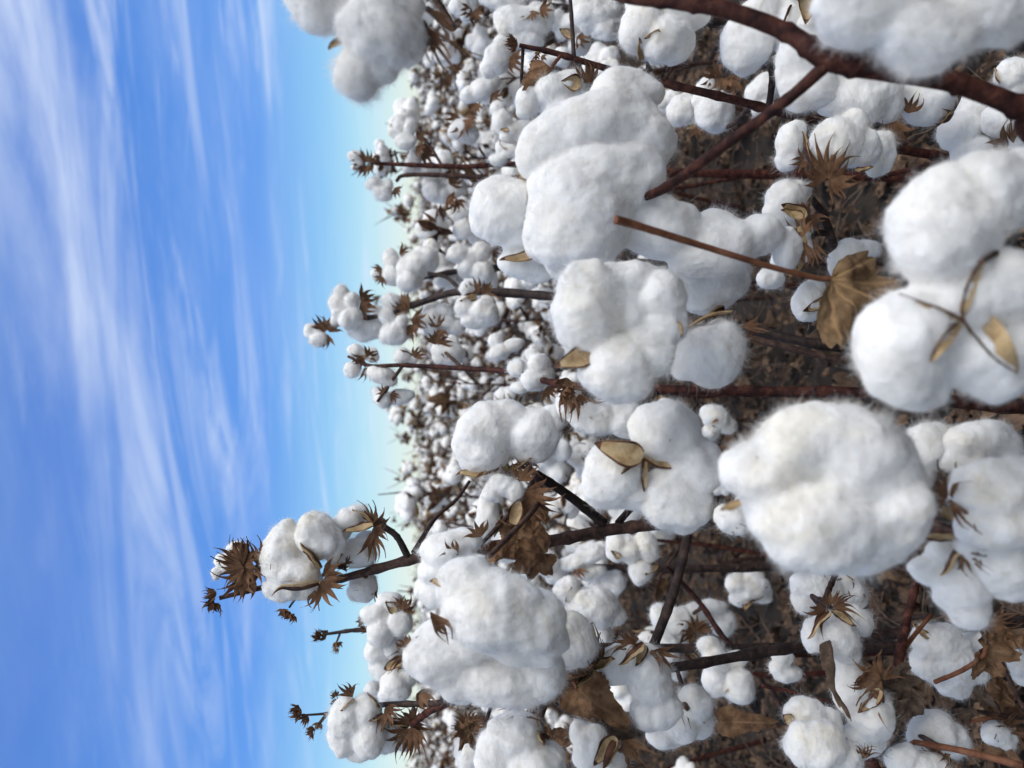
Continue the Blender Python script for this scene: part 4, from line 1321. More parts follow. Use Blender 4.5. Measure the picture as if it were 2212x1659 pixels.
    p.lint(.75, [(841, 1299, 29, 22, 0, 4), (812, 1328, 29, 24, 0, 0), (864, 1345, 28, 30, 0, -4), (823, 1362, 30, 36, 0, -2)], (870, 1320, 14),
           hull=[('v', 855, 1322, 833, 1300, 24, (.3, .2, -.8))], bracts=[('b', 868, 1318, -16, (.1, -1, 0), (-.4, 0, -1), 40, 6, {}), ('b', 872, 1322, -16, (.6, -.8, 0), (-.3, 0, -1), 40, 6, {})])
    p.lint(.76, [(815, 1405, 27, 30, 0, 0), (850, 1395, 30, 26, 0, 2), (823, 1440, 26, 30, 0, 4), (860, 1430, 24, 24, 0, 8)], (870, 1410, 12))
    p.lint(.75, [(856, 1480, 36, 33, 10, 0), (835, 1500, 20, 18, 0, 4), (880, 1465, 22, 22, 0, 4)], (895, 1470, 10), bracts=[('b', 898, 1500, 0, (.8, .3, 0), (-.3, 0, -1), 44, 5, {})])
    p.lint(.78, [(804, 1488, 17, 17, 0, 0), (815, 1495, 12, 12, 0, 2)], (830, 1490, 6))

    # --- second reddish stem, upper right, slender
    p = Plant('cotton plant with a slender reddish stem slanting behind the forked one', G(2420, 490, .70))
    p.stem([(1122, 98, .62, 6), (1200, 115, .62, 8), (1300, 145, .62, 9), (1400, 172, .61, 10.5), (1500, 195, .6, 11.5), (1640, 230, .6, 11.5), (1760, 265, .6, 12.5), (1950, 322, .63, 13),
            (2050, 345, .64, 13), (2250, 420, .67, 14)], 'stem_red', slim=.76)
    p.branch([(1240, 125, .62, 5), (1236, 60, .63, 4.5), (1232, 0, .64, 4)], 'stem_dark')
    p.branch([(1130, 100, .62, 4), (1128, 140, .63, 3.5), (1125, 190, .64, 3)], 'stem_dark')
    p.branch([(1660, 235, .6, 7), (1668, 170, .58, 7), (1660, 120, .57, 7)], 'stem_dark')
    p.branch([(1890, 385, .66, 5), (1950, 370, .66, 5.5), (2040, 350, .64, 6)], 'stem_red')
    p.bud(1118, 95, .62, 30, (-.8, -.3, -.3)); p.bud(1165, 120, .62, 20, (0, .8, -.3)); p.bud(1758, 228, .585, 44, (-.3, 0, -1))
    p.lint(.56, [(1385, 60, 46, 62, 10, 4), (1440, 85, 60, 54, -20, 0), (1470, 30, 62, 42, 0, 8), (1400, 20, 50, 36, 0, 8)], (1400, 120, 20),
           hull=[('v', 1385, 130, 1384, 82, 22, (.5, .2, -.8)), ('v', 1425, 65, 1392, 86, 12, (0, 1, -.5))], label='smooth boll above the slender reddish stem')
    p.lint(.56, [(1612, 95, 54, 68, 10, 4), (1650, 40, 60, 46, 0, 8), (1700, 55, 46, 56, 0, 4)], (1700, 90, 30),
           hull=[('s', [(1708, 12), (1696, 40), (1686, 70)], 0, (1, 0, 0))])
    p.lint(.53, [(1735, 120, 60, 60, 0, 4), (1715, 165, 36, 60, -10, 6), (1760, 190, 60, 44, 15, 0), (1725, 205, 34, 40, 0, 6), (1770, 70, 46, 60, 0, 8)], (1780, 100, 30),
           hull=[('v', 1745, -20, 1742, 48, 52, (-.1, 0, -1), -40, -46, {'cup': .6})], label='boll behind the fork with a tan open hull above')
    p.lint(.53, [(1862, 205, 82, 58, 0, 0), (1800, 215, 36, 40, 0, 6), (1910, 225, 40, 40, 0, 4)], (1930, 250, 16), bracts=[('b', 1935, 262, -16, (-.1, .9, 0), (0, 0, -1), 56, 7, {}), ('b', 1960, 245, -10, (.2, -.8, 0), (0, .2, -1), 46, 6, {})])
    p.lint(.54, [(2005, 215, 58, 54, 0, 0), (1970, 200, 36, 40, 0, 4)], (2050, 250, 10))
    p.lint(.50, [(1812, 306, 56, 54, 0, 0), (1845, 265, 34, 30, 20, 2), (1790, 330, 40, 36, 0, 0), (1860, 320, 40, 46, 0, 4)], (1790, 375, 4),
           hull=[('v', 1760, 370, 1742, 280, 30, (.9, 0, -.3), -10, -16, {'cup': .9}), ('v', 1850, 370, 1886, 356, 34, (-.4, -.7, -.4), -24, -22)],
           bracts=[('b', 1787, 388, -30, (-.05, -1, 0), (0, .2, -.35), 92, 7, {'curl': .12, 'spread': .75}), ('b', 1790, 390, -32, (.8, -.55, 0), (-.2, .3, -1), 70, 7, {'curl': .2}), ('b', 1785, 388, -26, (-.8, -.5, 0), (.2, .3, -1), 60, 7, {}),
                   ('b', 1795, 392, -30, (.6, .6, 0), (0, -.3, -1), 52, 6, {})], label='boll held in a fan of long reddish-brown teeth', tie=True)
    p.lint(.52, [(1900, 331, 32, 52, 10, 0), (1905, 310, 26, 28, 0, 2)], (1860, 372, 4), tie=False)
    p.lint(.53, [(1704, 310, 28, 44, 0, 0), (1718, 285, 24, 26, 0, 4), (1700, 345, 24, 26, 0, 4)], (1745, 340, 8), tie=False,
           bracts=[('b', 1745, 345, -20, (-.8, .3, 0), (.3, 0, -1), 40, 6, {})])
    p.lint(.70, [(1546, 243, 42, 48, 0, 0), (1530, 190, 26, 24, 0, 4), (1520, 215, 24, 30, 0, 6)], (1560, 170, 8), hull=[('v', 1570, 200, 1566, 236, 16, (.6, .3, -.8))],
           bracts=[('b', 1560, 165, -14, (-1, .2, 0), (.1, .5, -1), 60, 8, {}), ('b', 1560, 168, -16, (-.2, 1, 0), (-.3, .2, -1), 44, 7, {}), ('b', 1565, 168, -10, (.5, .8, 0), (-.3, .2, -1), 60, 7, {})])
    p.lint(.72, [(1470, 240, 30, 34, 15, 0), (1485, 225, 22, 24, 0, 2), (1490, 262, 14, 12, 0, 4)], (1505, 265, 4), hull=[('v', 1502, 270, 1480, 278, 18, (0, -.6, -.8))], bracts=[('b', 1505, 275, -10, (0, .9, 0), (-.5, 0, -1), 30, 6, {})])
    p.lint(.75, [(1655, 190, 34, 30, 0, 0), (1630, 205, 20, 26, 0, 4), (1650, 235, 26, 22, 0, 4)], (1680, 180, 8))
    p.lint(.58, [(2072, 282, 42, 44, 0, 0), (2110, 230, 42, 38, 0, 4), (2097, 333, 42, 42, -20, -4), (2130, 285, 24, 40, 0, 2)], (2130, 300, 4), hull=[('v', 2150, 320, 2112, 322, 24, (-.2, -.3, -1), -30, -34)])
    p.lint(.56, [(2168, 258, 42, 44, 10, 0), (2200, 290, 30, 30, 0, 4)], (2190, 300, 6), bracts=[('b', 2190, 310, -24, (-.3, -1, 0), (.3, .2, -1), 50, 6, {'spread': .7}), ('b', 2180, 310, -24, (-1, .2, 0), (.3, .2, -1), 56, 5, {})])
    p.lint(.60, [(2188, 160, 36, 34, 0, 0), (2205, 190, 30, 26, 0, 2)], (2160, 190, 8), hull=[('v', 2160, 180, 2152, 145, 26, (.6, .1, -.6))])
    # creamy bolls left of the drooping one
    p.lint(.58, [(1195, 200, 42, 40, 0, 0), (1230, 190, 40, 36, 0, 2), (1140, 220, 28, 36, 0, 6), (1210, 235, 46, 40, 0, 6)], (1260, 180, 8),
           hull=[('v', 1255, 182, 1212, 175, 44, (.2, .2, -1), -34, -36, {'cup': .6})],
           bracts=[('b', 1270, 180, -20, (-.3, -1, 0), (.2, .2, -1), 48, 8, {}), ('b', 1275, 180, -20, (.7, -.8, 0), (.2, .2, -1), 48, 8, {})], label='cream boll with an open tan hull cup')
    p.leaf(1190, 150, .575, (-.85, .55, 0), (.3, .3, -1), 78, 'leaf', [(1195, 140, .58, 4), (1210, 122, .60, 4)], 1, fold=.8, crumple=.25, span=1.4)

    # --- small plant in the gap, right of the drooping boll
    p = Plant('short dark-stemmed cotton plant in the gap over bare soil, one curled hull', G(2100, 620, .74))
    p.stem([(1690, 425, .58, 3.5), (1724, 415, .59, 5), (1750, 428, .60, 7), (1775, 460, .61, 9), (1795, 510, .62, 9), (1815, 570, .63, 9), (1900, 640, .66, 10)], 'stem_dark')
    p.branch([(1792, 505, .62, 7), (1770, 503, .61, 7), (1745, 508, .60, 6)], 'stem_dark')
    p.lint(.59, [(1698, 435, 44, 50, 5, 0), (1680, 455, 30, 40, 0, 4), (1720, 420, 30, 34, 0, 4)], (1740, 455, 8),
           hull=[('v', 1740, 470, 1690, 440, 46, (.3, .1, -.9), -44, -46, {'cup': .7})], bracts=[('b', 1745, 460, -30, (-.6, -.5, 0), (.2, .2, -1), 40, 5, {}), ('b', 1745, 465, -20, (.5, .8, 0), (-.2, 0, -1), 46, 6, {})], tie=False)
    p.lint(.60, [(1720, 500, 34, 36, 0, 4), (1735, 535, 20, 30, 0, 0), (1700, 560, 34, 30, 0, 4), (1665, 600, 30, 24, 0, 4)], (1745, 510, 8), tie=False,
           bracts=[('b', 1748, 515, -10, (.25, 1, 0), (-.4, 0, -1), 66, 6, {'spread': .6})])
    p.lint(.62, [(1745, 655, 32, 44, 0, 0), (1760, 625, 24, 22, 0, 4)], (1790, 660, 8), hull=[('v', 1812, 640, 1738, 672, 40, (-.1, .1, -1), -34, -34, {'cup': .5})])
    p.lint(.62, [(1835, 545, 32, 30, 0, 0), (1870, 540, 36, 22, 0, 2), (1815, 570, 26, 32, 0, 4)], (1850, 580, 8))

    # --- two-stemmed slim plant against the horizon
    p = Plant('slim twin-stemmed cotton plant at the horizon, brown tuft on its tip', G(1900, 380, 1.15), 'cotton plants of the second row')
    p.stem([(800, 352, 1.1, 2.5), (860, 355, 1.1, 4.5), (1000, 360, 1.1, 5.5), (1110, 355, 1.1, 6), (1300, 370, 1.12, 8)], 'stem_red')
    p.branch([(855, 392, 1.1, 3.5), (880, 378, 1.1, 4.5), (1000, 380, 1.1, 5), (1100, 385, 1.1, 5.5), (1250, 372, 1.12, 6)], 'stem')
    p.branch([(955, 358, 1.1, 3.5), (925, 310, 1.1, 3), (900, 285, 1.1, 3)], 'stem', .05)
    p.branch([(860, 353, 1.1, 2.5), (852, 325, 1.1, 2.2)], 'stem', .05)
    p.branch([(1055, 350, 1.1, 3), (1035, 320, 1.1, 2.5)], 'stem', .05)
    p.bud(812, 355, 1.1, 22, (-.5, 0, -.6)); p.bud(825, 362, 1.1, 18, (0, .6, -.6))
    B = lambda u, v, a, sz=32, te=6: ('b', u, v, None, (math.cos(a), math.sin(a), 0), (.3 * math.cos(a + 2), .3, -1), sz, te, {})
    p.lint(1.1, [(767, 338, 17, 14, 0, 0), (778, 352, 12, 12, 0, 4), (768, 362, 10, 8, 0, 2)], (792, 352, 4), tie=False, bracts=[B(792, 348, 3.3, 36), B(790, 355, 2.6, 36), B(795, 352, -1.6, 30), B(795, 356, 1.4, 30)])
    p.lint(1.1, [(808, 396, 18, 15, 0, 0), (826, 416, 24, 17, 30, 0), (836, 400, 14, 13, 0, 2)], (850, 395, 2), tie=False, bracts=[B(852, 405, 1.0, 30)])
    p.lint(1.1, [(864, 267, 18, 20, 0, 2), (886, 274, 14, 20, 0, -4), (876, 306, 25, 17, -8, 0)], (900, 290, 4), tie=False, bracts=[B(898, 316, .6, 30), B(900, 300, -.6, 26)], label='boll of three neat ovals against the pale horizon')
    p.lint(1.12, [(896, 336, 16, 17, 0, 0), (890, 362, 22, 20, 0, 4), (930, 370, 24, 18, 0, 6)], (915, 330, 4), tie=False, bracts=[B(912, 325, .4, 40), B(915, 335, -.9, 34), B(915, 330, 2.2, 26)])
    p.lint(1.12, [(935, 410, 24, 26, 0, 0), (955, 420, 22, 18, 0, 4), (985, 405, 26, 20, 0, 2)], (970, 395, 4), tie=False, bracts=[B(965, 425, .6, 36), B(985, 430, 1.2, 36), B(970, 398, -.6, 36)])
    p.lint(1.05, [(1002, 282, 34, 26, 10, 0), (990, 270, 20, 18, 0, 4), (1015, 295, 18, 18, 0, 4)], (998, 255, 0), tie=False, bracts=[B(1000, 258, 1.2, 44), B(995, 254, 2.5, 40), B(1002, 254, .4, 40)], label='boll hanging straight down under a brown cap')
    # --- plant with a leaning cluster at the horizon
    p = Plant('cotton plant at the horizon with one large leaning cluster of white locks', G(1900, 560, 1.2), 'cotton plants of the second row')
    p.stem([(820, 590, 1.12, 3), (900, 600, 1.12, 5), (1000, 585, 1.12, 6), (1200, 570, 1.12, 7), (1500, 565, 1.15, 8)], 'stem_dark')
    B = lambda u, v, a, sz=32, te=6: ('b', u, v, None, (math.cos(a), math.sin(a), 0), (.3 * math.cos(a + 2), .3, -1), sz, te, {})
    p.lint(1.1, [(844, 558, 17, 22, -15, 2), (812, 592, 12, 15, 0, 4), (846, 595, 21, 22, 0, 0)], (860, 575, 4), tie=False, bracts=[B(862, 548, -.2, 30), B(826, 580, 2.8, 26), B(828, 598, 2.2, 26)])
    p.lint(1.08, [(899, 572, 44, 30, -25, 0), (884, 607, 27, 26, 0, -4), (925, 560, 24, 28, 0, 4)], (915, 605, 6), tie=False, label='large leaning boll of two smooth locks')
    p.lint(1.1, [(990, 549, 26, 22, 0, 2), (1040, 544, 23, 20, 0, 0), (1042, 588, 26, 24, 0, 0), (1010, 580, 22, 22, 0, 4), (1020, 555, 20, 20, 0, 4)], (1060, 565, 6), tie=False, bracts=[B(1062, 560, -.3, 30)])
    p.lint(1.14, [(965, 600, 26, 24, 0, 0), (985, 615, 20, 18, 0, 4), (950, 570, 22, 20, 0, 4)], (975, 610, 6), tie=False)
    # --- plants further back in the lower middle gap
    p = Plant('cotton plant behind the tallest one, torn wispy bolls hanging low', G(1700, 1230, 1.0), 'cotton plants of the second row')
    p.stem([(1020, 1190, 1.0, 5), (1180, 1215, .98, 6), (1300, 1225, .97, 7), (1500, 1228, .98, 8)], 'stem_dark')
    p.lint(.95, [(1257, 1208, 58, 20, -20, 0), (1290, 1192, 28, 20, -25, 0), (1278, 1236, 32, 16, -20, 2)], (1240, 1225, 4), tie=False, amp=1.4, label='torn boll pulled into a ragged strip',
           bracts=[('b', 1240, 1230, None, (.6, .8, 0), (0, 0, -1), 34, 6, {})])
    p.lint(.97, [(1322, 1258, 30, 27, 0, 0), (1300, 1270, 20, 20, 0, 2)], (1285, 1270, 4), tie=False, amp=1.3)
    p.lint(.95, [(1174, 1215, 34, 28, -10, 0), (1140, 1225, 26, 20, 0, 2), (1200, 1240, 24, 20, 0, 4)], (1190, 1245, 4), tie=False)
    p.lint(.86, [(1335, 1180, 28, 34, 0, 4), (1360, 1187, 26, 32, 0, 0), (1398, 1180, 26, 34, -20, -4), (1382, 1235, 28, 26, 20, 0)], (1405, 1225, 6), hull=[('v', 1420, 1220, 1395, 1240, 22, (-.3, -.3, -.8)), ('v', 1340, 1205, 1320, 1190, 16, (.2, .2, -.8))])
    p.lint(.80, [(1283, 1312, 58, 44, 12, 0), (1225, 1275, 30, 28, -20, 4), (1320, 1325, 32, 24, 20, 4), (1300, 1365, 20, 40, -20, 8)], (1235, 1295, 10), hull=[('v', 1225, 1300, 1236, 1270, 20, (.4, .4, -.8))], amp=1.4)
    p = Plant('small cotton plant low in the gap, four clean lobes in a neat cross', G(1900, 1420, .95), 'cotton plants of the second row')
    p.stem([(1440, 1225, .90, 5), (1510, 1300, .88, 5.5), (1582, 1395, .82, 6), (1680, 1410, .84, 8)], 'stem_red')
    p.lint(.76, [(1545, 1425, 28, 34, 0, 2), (1545, 1470, 28, 38, -10, 0), (1595, 1480, 38, 40, -20, -6), (1590, 1425, 26, 20, 0, 0), (1530, 1395, 24, 20, 0, 8)], (1572, 1440, 20), hull=[('v', 1572, 1490, 1572, 1515, 12, (0, -.5, -.8))], amp=.7, label='boll of four clean lobes in a cross')
    p.lint(.92, [(1470, 1340, 34, 32, 0, 0), (1520, 1320, 54, 24, -12, 2), (1560, 1345, 30, 30, 0, 4), (1425, 1330, 20, 28, 0, 4)], (1500, 1360, 8),
           bracts=[('b', 1500, 1365, -24, (-.4, -1, 0), (0, .2, -1), 44, 8, {}), ('b', 1505, 1365, -24, (.5, -.8, 0), (0, .2, -1), 44, 8, {}), ('b', 1500, 1368, -24, (-1, .1, 0), (0, .2, -1), 36, 7, {})])
    p.lint(.90, [(1440, 1410, 32, 36, 0, 0), (1460, 1440, 26, 30, 0, 4)], (1470, 1390, 8))
    p.lint(1.05, [(1592, 1262, 26, 26, 0, 0), (1625, 1265, 34, 30, 0, -4), (1600, 1290, 26, 20, 0, 0), (1645, 1285, 22, 20, 0, 4)], (1620, 1285, 6))
    p.leaf(1545, 1560, .80, (.95, 0, 0), (.2, -.4, -1), 125, 'leaf', None, 1, fold=.7, crumple=.2, span=1.3, wy=.6, sg=-1, label='long folded tan-brown leaf lying low')
    p.lint(.95, [(1545, 900, 36, 26, 30, 0), (1570, 920, 20, 18, 0, 4), (1535, 935, 20, 18, 0, 4)], (1530, 910, 8))


    # --- plant between the reddish stem and the field, top
    p = Plant('cotton plant behind the slender reddish stem, its wide dim boll on a dark branch', G(1700, 60, 1.0), 'cotton plants of the second row')
    p.stem([(1045, 32, .88, 4), (1090, 14, .88, 6), (1200, 16, .88, 8), (1330, 30, .9, 9), (1500, 45, .95, 10)], 'stem_dark')
    p.branch([(1166, 105, .84, 4), (1215, 75, .86, 5), (1262, 32, .88, 6)], 'stem', .1)
    B = lambda u, v, a, sz=34, te=6: ('b', u, v, None, (math.cos(a), math.sin(a), 0), (.3 * math.cos(a + 2), .3, -1), sz, te, {})
    p.lint(.84, [(1125, 48, 62, 36, 10, 0), (1165, 40, 36, 34, 0, 2), (1140, 85, 36, 24, 20, 2)], (1160, 20, 4), tie=False, bracts=[B(1150, 22, 1.6, 30), B(1165, 18, .2, 34)], label='wide dim boll hanging from a dark branch')
    p.lint(.86, [(1087, 2, 50, 18, 0, 0), (1060, -8, 30, 20, 0, 2)], (1110, -10, 4), tie=False)
    p.lint(.95, [(993, 15, 24, 22, 0, 0), (1010, 32, 18, 16, 0, 2)], (1030, 28, 2), tie=False, bracts=[B(1022, 24, .8, 36), B(1020, 20, 2.6, 32)])
    p.lint(.84, [(1202, 44, 18, 22, 0, 0), (1232, 56, 24, 25, 0, -2), (1252, 96, 25, 24, 0, 0), (1215, 70, 16, 18, 0, 4)], (1245, 72, 4), tie=False, hull=[('v', 1240, 80, 1207, 62, 24, (.2, .6, -.7))], bracts=[B(1245, 80, .5, 34)])
    p.lint(.78, [(1285, 35, 46, 34, 10, 0), (1310, 60, 34, 26, 0, 2), (1265, 12, 30, 26, 0, 2), (1320, 20, 26, 26, 0, 4)], (1330, 45, 4), tie=False, amp=1.5, label='crumpled bright boll above the reddish stem')
    p.lint(.82, [(1214, 124, 20, 22, 0, 0), (1180, 132, 26, 18, -15, 2)], (1225, 110, 2), tie=False)
    p.lint(.84, [(1072, 128, 30, 34, 20, 0), (1085, 100, 20, 24, 0, 4), (1056, 150, 20, 20, 0, 4)], (1100, 125, 2), tie=False, bracts=[B(1100, 125, .5, 40), B(1102, 118, 2.2, 30)])
    p.lint(.86, [(1085, 262, 24, 28, 0, 0), (1102, 292, 24, 20, 0, 0), (1126, 280, 26, 20, 0, 4), (1075, 235, 18, 18, 0, 4)], (1095, 275, -6), tie=False, hull=[('v', 1098, 282, 1080, 278, 16, (0, -.5, -.8))])
    p.lint(.86, [(1107, 327, 26, 15, 10, 0), (1085, 318, 18, 14, 0, 3), (1075, 345, 20, 14, 0, 4)], (1110, 310, 4), tie=False, hull=[('v', 1092, 322, 1080, 300, 16, (.5, .2, -.8))])
    p.lint(.88, [(1040, 195, 30, 22, -20, 0), (1015, 205, 22, 18, 0, 3), (1060, 180, 20, 20, 0, 3)], (1062, 200, 2), tie=False, bracts=[B(1060, 205, .6, 32), B(1030, 222, 1.8, 28)])

    # --- low plant filling the lower right corner
    p = Plant('low scruffy cotton plant in the lower right corner among curled dead leaves', G(2350, 1560, .72))
    p.stem([(2080, 1530, .72, 4), (2160, 1545, .72, 5), (2260, 1550, .72, 7)], 'stem')
    p.branch([(2110, 1480, .72, 3), (2150, 1520, .72, 4), (2160, 1545, .72, 4)], 'stem', .1)
    p.branch([(2020, 1570, .74, 3), (2090, 1560, .72, 4), (2160, 1545, .72, 4)], 'petiole', .05)
    p.lint(.68, [(2200, 1432, 24, 30, 0, 0), (2210, 1462, 18, 20, 0, 4)], (2220, 1450, 4), tie=False, amp=1.5)
    p.lint(.72, [(2100, 1462, 34, 14, 5, 0), (2125, 1456, 18, 14, 0, 3)], (2140, 1465, 2), tie=False)
    p.lint(.74, [(1690, 1420, 24, 20, 0, 0), (1700, 1455, 30, 22, 0, 2), (1680, 1440, 18, 18, 0, 4)], (1720, 1440, 2), tie=False)
    for k, (u, v, sz, a) in enumerate([(2090, 1480, 62, .6), (2150, 1440, 60, 1.4), (2190, 1520, 70, 2.4), (2060, 1560, 52, -.6), (2130, 1610, 64, .3), (2195, 1380, 55, 2.0), (1985, 1545, 46, .8)]):
        p.leaf(u, v, .70 + .02 * (k % 3), (math.cos(a), math.sin(a), .3 * math.sin(k)), (.4 * math.sin(k * 2), .4 * math.cos(k * 3), -1), sz, 'leaf' if k % 3 else 'leaf_dark', None, (1, 3, 5)[k % 3], crumple=.42, fold=.5, curl=.6)
    p.lint(.72, [(2150, 1585, 30, 26, 0, 0), (2175, 1600, 24, 22, 0, 3)], (2185, 1570, 2), bracts=[B(2180, 1575, 2.6, 46, 8), B(2185, 1580, .9, 44, 8), B(2180, 1570, -1.5, 40, 8)], tie=False)


near_row()
# ------------------------------------------------------------------ the field behind
def low_boll(mb, M4, seed, sub=2, hull=True):
    r = random.Random(seed)
    R = 0.028
    n = r.choice((4, 5))
    t0 = r.random() * 6
    v0, f0 = ICO[sub]
    loc = MB()
    for k in range(n):
        th = t0 + 6.283 * k / n + r.uniform(-.25, .25)
        rad = Vector((math.cos(th), math.sin(th), 0))
        op = r.uniform(.55, 1.1)
        d = (rad * math.sin(op) + Vector((0, 0, math.cos(op)))).normalized()
        a, b, _ = frame(d)
        ln, w = R * r.uniform(.6, .82), R * r.uniform(.54, .70)
        A = np.stack([np.array(a) * w, np.array(b) * w, np.array(d) * ln], 1)
        V = v0 * (1 + .46 * fbm(v0 * 1.6, 3, seed + k * 7))[:, None] * r.uniform(.7, 1.12)
        loc.add(V @ A.T + np.array(d * R * .62 + Vector((0, 0, R * .2)))[None], f0, 0)
    if hull:
        for k in range(n):
            th = t0 + 6.283 * (k + .5) / n
            rad = Vector((math.cos(th), math.sin(th), 0))
            tip = rad * R * 1.5 + Vector((0, 0, R * r.uniform(.1, .9)))
            sd_ = Vector((-math.sin(th), math.cos(th), 0)) * R * .36
            mid = rad * R * .75 + Vector((0, 0, R * -.05))
            loc.add([(0, 0, -R * .1), (mid + sd_)[:], (mid - sd_)[:], tip[:]], [(0, 1, 2), (1, 3, 2)], 1)
        for k in range(8):
            th = r.random() * 6.283
            rad = Vector((math.cos(th), math.sin(th), 0))
            sd_ = Vector((-math.sin(th), math.cos(th), 0)) * R * .34
            tip = rad * R * r.uniform(1.1, 1.7) + Vector((0, 0, R * r.uniform(-.5, .5)))
            loc.add([(0, 0, -R * .25), (tip * .55 + sd_)[:], (tip * .55 - sd_)[:], tip[:]], [(0, 1, 2), (1, 3, 2)], 2)
    mb.merge(loc, M4)


def plan_plant(seed, h, low=.14):
    """stem line, branches and boll seats of one plant in its own frame"""
    r = random.Random(seed)
    st, p = [], Vector((0, 0, -.02))
    lean = Vector((r.uniform(-.12, .12), r.uniform(-.12, .12), 1))
    k = 9
    for i in range(k + 1):
        st.append((p.copy(), .0055 * (1 - .78 * i / k)))
        p += lean * (h / k) + Vector((r.uniform(-.012, .012), r.uniform(-.012, .012), 0))
    br, seats = [], []
    z, th = low * h, r.random() * 6
    while z < h * .97:
        i = min(k - 1, int(z / h * k))
        t = z / h * k - i
        o = st[i][0].lerp(st[i + 1][0], t)
        th += 2.4 + r.uniform(-.4, .4)
        L = (.20 - .15 * z / h) * r.uniform(.5, 1.3)
        d = Vector((math.cos(th), math.sin(th), r.uniform(.35, 1.0))).normalized()
        a = o + d * L * .55 + Vector((0, 0, .008))
        e = o + d * L + Vector((r.uniform(-.02, .02), r.uniform(-.02, .02), -L * .18))
        br.append(([o, a, e], [.0032, .0026, .0018]))
        ax = (d + Vector((r.uniform(-.6, .6), r.uniform(-.6, .6), r.uniform(-.5, .7)))).normalized()
        seats.append((e, ax, r.uniform(.70, 1.15)))
        if r.random() < .6 and L > .06:
            ax = (d + Vector((r.uniform(-1, 1), r.uniform(-1, 1), r.uniform(-.3, .7)))).normalized()
            seats.append((a, ax, r.uniform(.6, 1.0)))
        z += r.uniform(.035, .062)
    if r.random() < .6:
        seats.append((st[-1][0], Vector((r.uniform(-.4, .4), r.uniform(-.4, .4), 1)), r.uniform(.45, .7)))
    for i in range(5):                     # bare twigs standing up out of the lint
        o = st[r.randrange(4, k + 1)][0]
        d = Vector((r.uniform(-.8, .8), r.uniform(-.8, .8), 1)).normalized()
        L = r.uniform(.06, .13)
        br.append(([o, o + d * L * .5 + Vector((r.uniform(-.01, .01), r.uniform(-.01, .01), 0)), o + d * L], [.0022, .0017, .0010]))
    return st, br, seats


def seat_matrix(pos, ax, s, spin):
    a, b, ax = frame(ax)
    q = Matrix.Identity(4)
    for c, vv in enumerate((a, ax.cross(a), ax)):
        for kk in range(3):
            q[kk][c] = vv[kk]
    q = q @ Matrix.Rotation(spin, 4, 'Z') @ Matrix.Scale(s, 4)
    q.translation = pos
    return q


SECOND = 'cotton plants of the second and third rows'
FARG = 'cotton plants in the rows towards the horizon'


def copy_tree(o, parent=None):
    c = o.copy()
    C.objects.link(c)
    c.parent = parent
    for ch in list(o.children):
        copy_tree(ch, c)
    return c


def make_parted(seed, h):
    r = random.Random(seed)
    st, br, seats = plan_plant(seed, h, .42)
    e = bpy.data.objects.new('cotton_plant', None)
    e.empty_display_size = .1
    C.objects.link(e)
    mb = MB()
    tube(mb, [p for p, _ in st], [q for _, q in st], 0, 7, 3, .1, .2, seed)
    link('stem', mb.mesh('stem', [M['stem_red' if seed % 2 else 'stem']]), e)
    for P, q in br:
        mb = MB()
        tube(mb, P, q, 0, 6, 4, .1, .15, seed)
        link('branch', mb.mesh('branch', [M['stem']]), e)
    for pos, ax, s in seats:
        lm, hm, bm_ = PB[r.randrange(len(PB))]
        o = link('boll', lm, e)
        mt = seat_matrix(pos, ax, s * 1.08, r.random() * 6)
        o.matrix_basis = mt
        link('hull', hm, o)
        link('bract', bm_, o)
    for k in range(r.randrange(1, 4)):
        P, q = r.choice(br)
        lf = leaf_mb(r.uniform(.025, .045), r.choice((1, 3, 5)), .5, .35, .4, seed + k, na=30, nr=6)
        mm = MB()
        d = (P[1] - P[0]).normalized()
        mm.merge(lf, basis(P[1], d + Vector((r.uniform(-1, 1), r.uniform(-1, 1), -.8)), (r.uniform(-1, 1), r.uniform(-1, 1), .6)))
        link('leaf', mm.mesh('leaf', [M['leaf']]), e)
    return e


def single_mb(seed, h, sub, sides, share=1.0, hull=True):
    r = random.Random(seed)
    st, br, seats = plan_plant(seed, h)
    mb = MB()
    s_ = MB()
    tube(s_, [p for p, _ in st][::2], [q for _, q in st][::2], 3, sides, 1, .05, 0, seed)
    for P, q in br:
        tube(s_, P, q, 3, max(3, sides - 2), 1, .05, 0, seed)
    mb.merge(s_)
    for k, (pos, ax, s) in enumerate(seats):
        if r.random() < share:
            low_boll(mb, seat_matrix(pos, ax, s * 1.03, r.random() * 6), seed * 31 + k, sub, hull)
    for k in range(14 if hull else 0):
        P, q = r.choice(br)
        c = P[1] + Vector((r.uniform(-.03, .03), r.uniform(-.03, .03), r.uniform(-.04, .02)))
        g = [c + Vector((r.uniform(-1, 1), r.uniform(-1, 1), r.uniform(-1, 1))) * .030 for _ in range(5)]
        mb.add([c[:]] + [x[:] for x in g], [(0, 1, 2), (0, 2, 3), (0, 3, 4), (0, 4, 5)], 2)
    return mb


FM = [M['lint_plain'], M['hull_in'], M['bract'], M['stem']]
HALF = 829.5 / F


